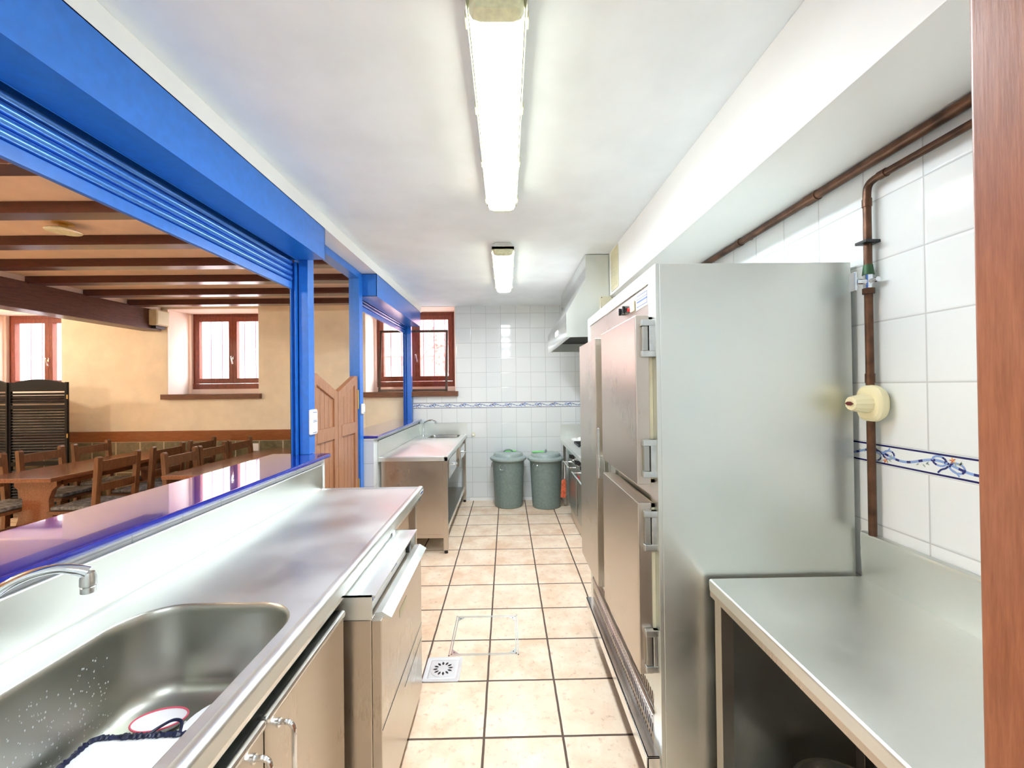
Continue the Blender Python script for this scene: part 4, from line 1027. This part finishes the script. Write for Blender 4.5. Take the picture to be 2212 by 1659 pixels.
# ================================================================== DINING ROOM FURNITURE
def make_chair(label):
    t = thing('dining_chair', label, 'chair', (0, 0, 0), 'wooden chairs at the dining tables')
    for s in (-1, 1):
        y = s*.195
        part('leg', 'chair_wood', t, lambda bm: prism(bm, [(-.03, 0), (.01, 0), (.022, .44), (-.012, .905), (-.024, .92), (-.042, .92), (-.052, .908), (-.02, .44)], 1, y-.023, y+.023, .004), label='rear leg rising into a back post')
        part('leg', 'chair_wood', t, B(((.355, y-.02, 0), (.395, y+.02, .435), .003)))
        part('stretcher', 'chair_wood', t, B(((.0, y-.011, .17), (.37, y+.011, .205), .002)))
    part('top_rail', 'chair_wood', t, lambda bm: prism(bm, [(-.030, .79), (-.010, .79), (-.020, .875), (-.038, .875)], 1, -.175, .175, .002))
    part('middle_rail', 'chair_wood', t, lambda bm: prism(bm, [(-.018, .60), (.002, .60), (-.006, .67), (-.024, .67)], 1, -.175, .175, .002))
    part('stretcher', 'chair_wood', t, B(((.365, -.18, .25), (.385, .18, .285), .002)))
    part('seat', 'chair_wood', t, B(((-.0, -.22, .41), (.41, .22, .44), .006)))
    def cu(bm):
        bx(bm, (.02, -.20, .4405), (.40, .20, .475), .015, 3)
    part('cushion', 'cushion', t, cu)
    return t
CH = [((-4.87, 3.89), 0, 'leftmost wooden chair on the far side of the left table'),
      ((-4.87, 4.42), 0, 'wooden chair in front of the folding screen, far side of the left table'),
      ((-4.84, 4.92), 0, 'wooden chair past the folding screen, nearest the dado, far side of the left table'),
      ((-3.69, 3.95), PI, 'nearest and largest wooden chair, its back to the aisle, at the left table'),
      ((-3.73, 4.57), PI, 'second wooden chair from the front on the near side of the left table'),
      ((-3.74, 5.09), PI, 'third wooden chair, deepest on the near side of the left table'),
      ((-3.21, 4.15), 0, 'first wooden chair of the row behind the table nearest the blue bar'),
      ((-3.21, 4.60), 0, 'middle wooden chair of the row behind the table nearest the blue bar'),
      ((-3.21, 5.06), 0, 'last wooden chair of the row, closest to the dado rail by the bar table')]
ch0 = make_chair(CH[0][2]); ch0.location = (*CH[0][0], 0); ch0.rotation_euler = (0, 0, CH[0][1])
for (p, r, l) in CH[1:]: copy_tree(ch0, (*p, 0), l, r)
def table(x0, x1, y0, y1, label):
    t = thing('dining_table', label, 'table', ((x0+x1)/2, (y0+y1)/2, 0), 'long wooden dining tables')
    part('tabletop', 'table_wood', t, B(((x0, y0, .712), (x1, y1, .75)), bev=.006))
    part('apron', 'table_wood', t, B(((x0+.16, y0+.25, .64), (x0+.185, y1-.25, .711)), ((x1-.185, y0+.25, .64), (x1-.16, y1-.25, .711))))
    c = (x0+x1)/2
    for y in (y0+.18, y1-.24):
        pr = [(.19, .711), (.195, .64), (.15, .60), (.12, .52), (.125, .42), (.175, .30), (.185, .22), (.15, .15), (.24, .09), (.25, .0)]
        part('trestle', 'table_wood', t, lambda bm: prism(bm, [(c+a, z) for a, z in pr]+[(c-a, z) for a, z in reversed(pr)], 1, y, y+.045, .004))
    part('stretcher', 'table_wood', t, B(((c-.02, y0+.225, .25), (c+.02, y1-.24, .34)),))
table(-4.66, -3.99, 3.67, 5.32, 'long wooden dining table on the left, its trestle leg in view')
table(-3.07, -2.40, 3.71, 5.36, 'long wooden dining table half hidden by the blue bar top')
# folding screen
t = thing('folding_screen', 'black louvred folding screen with arched tops in front of a window', 'screen', (-5.9, 5.1, 0))
def panel(cx, cy, a, w=.66, H=1.625):
    Mx = Matrix.Translation((cx, cy, 0)) @ Matrix.Rotation(a, 4, 'Z')
    def g(bm):
        t_ = bmesh.new()
        for s in (-1, 1):
            bx(t_, (s*w/2-.03*(s > 0)-.0, -.014, 0.0), (s*w/2+.03*(s < 0), .014, H+.0), .004)
        prism(t_, [(-w/2+.03, H-.11)]+[(-w/2+.03+(w-.06)*i/14, H-.01+.045*math.sin(PI*i/14)) for i in range(15)]+[(w/2-.03, H-.11)], 1, -.012, .012)
        for z in (.08, .62, 1.30): bx(t_, (-w/2+.03, -.012, z), (w/2-.03, .012, z+.05), .002)
        merge(bm, t_, 0, Mx)
    p = part('panel', 'black_wood', t, g)
    def lv(bm):
        t_ = bmesh.new()
        z = .145
        while z < 1.50:
            if not (.57 < z < .68 or 1.27 < z < 1.36):
                prism(t_, [(-.012, z), (.010, z+.026), (.013, z+.026), (-.009, z)], 0, -w/2+.031, w/2-.031)
            z += .034
        merge(bm, t_, 0, Mx)
    part('louvre', 'black_wood', p, lv)
panel(-5.64, 5.06, .06); panel(-6.27, 5.14, -.35); panel(-6.86, 5.13, .38)
for z in (.45, .95, 1.42): part('hinge', 'brass', t, lambda bm: cyl(bm, (-5.305, 5.062, z), (-5.305, 5.062, z+.05), .006, n=8))
t = thing('wall_socket', 'small white socket plate in the stone dado beside the bar table', 'socket', (-3.3, 5.486, .74))
part('plate', 'white_plastic', t, B(((-3.345, 5.474, .70), (-3.265, 5.4855, .80)), bev=.003))
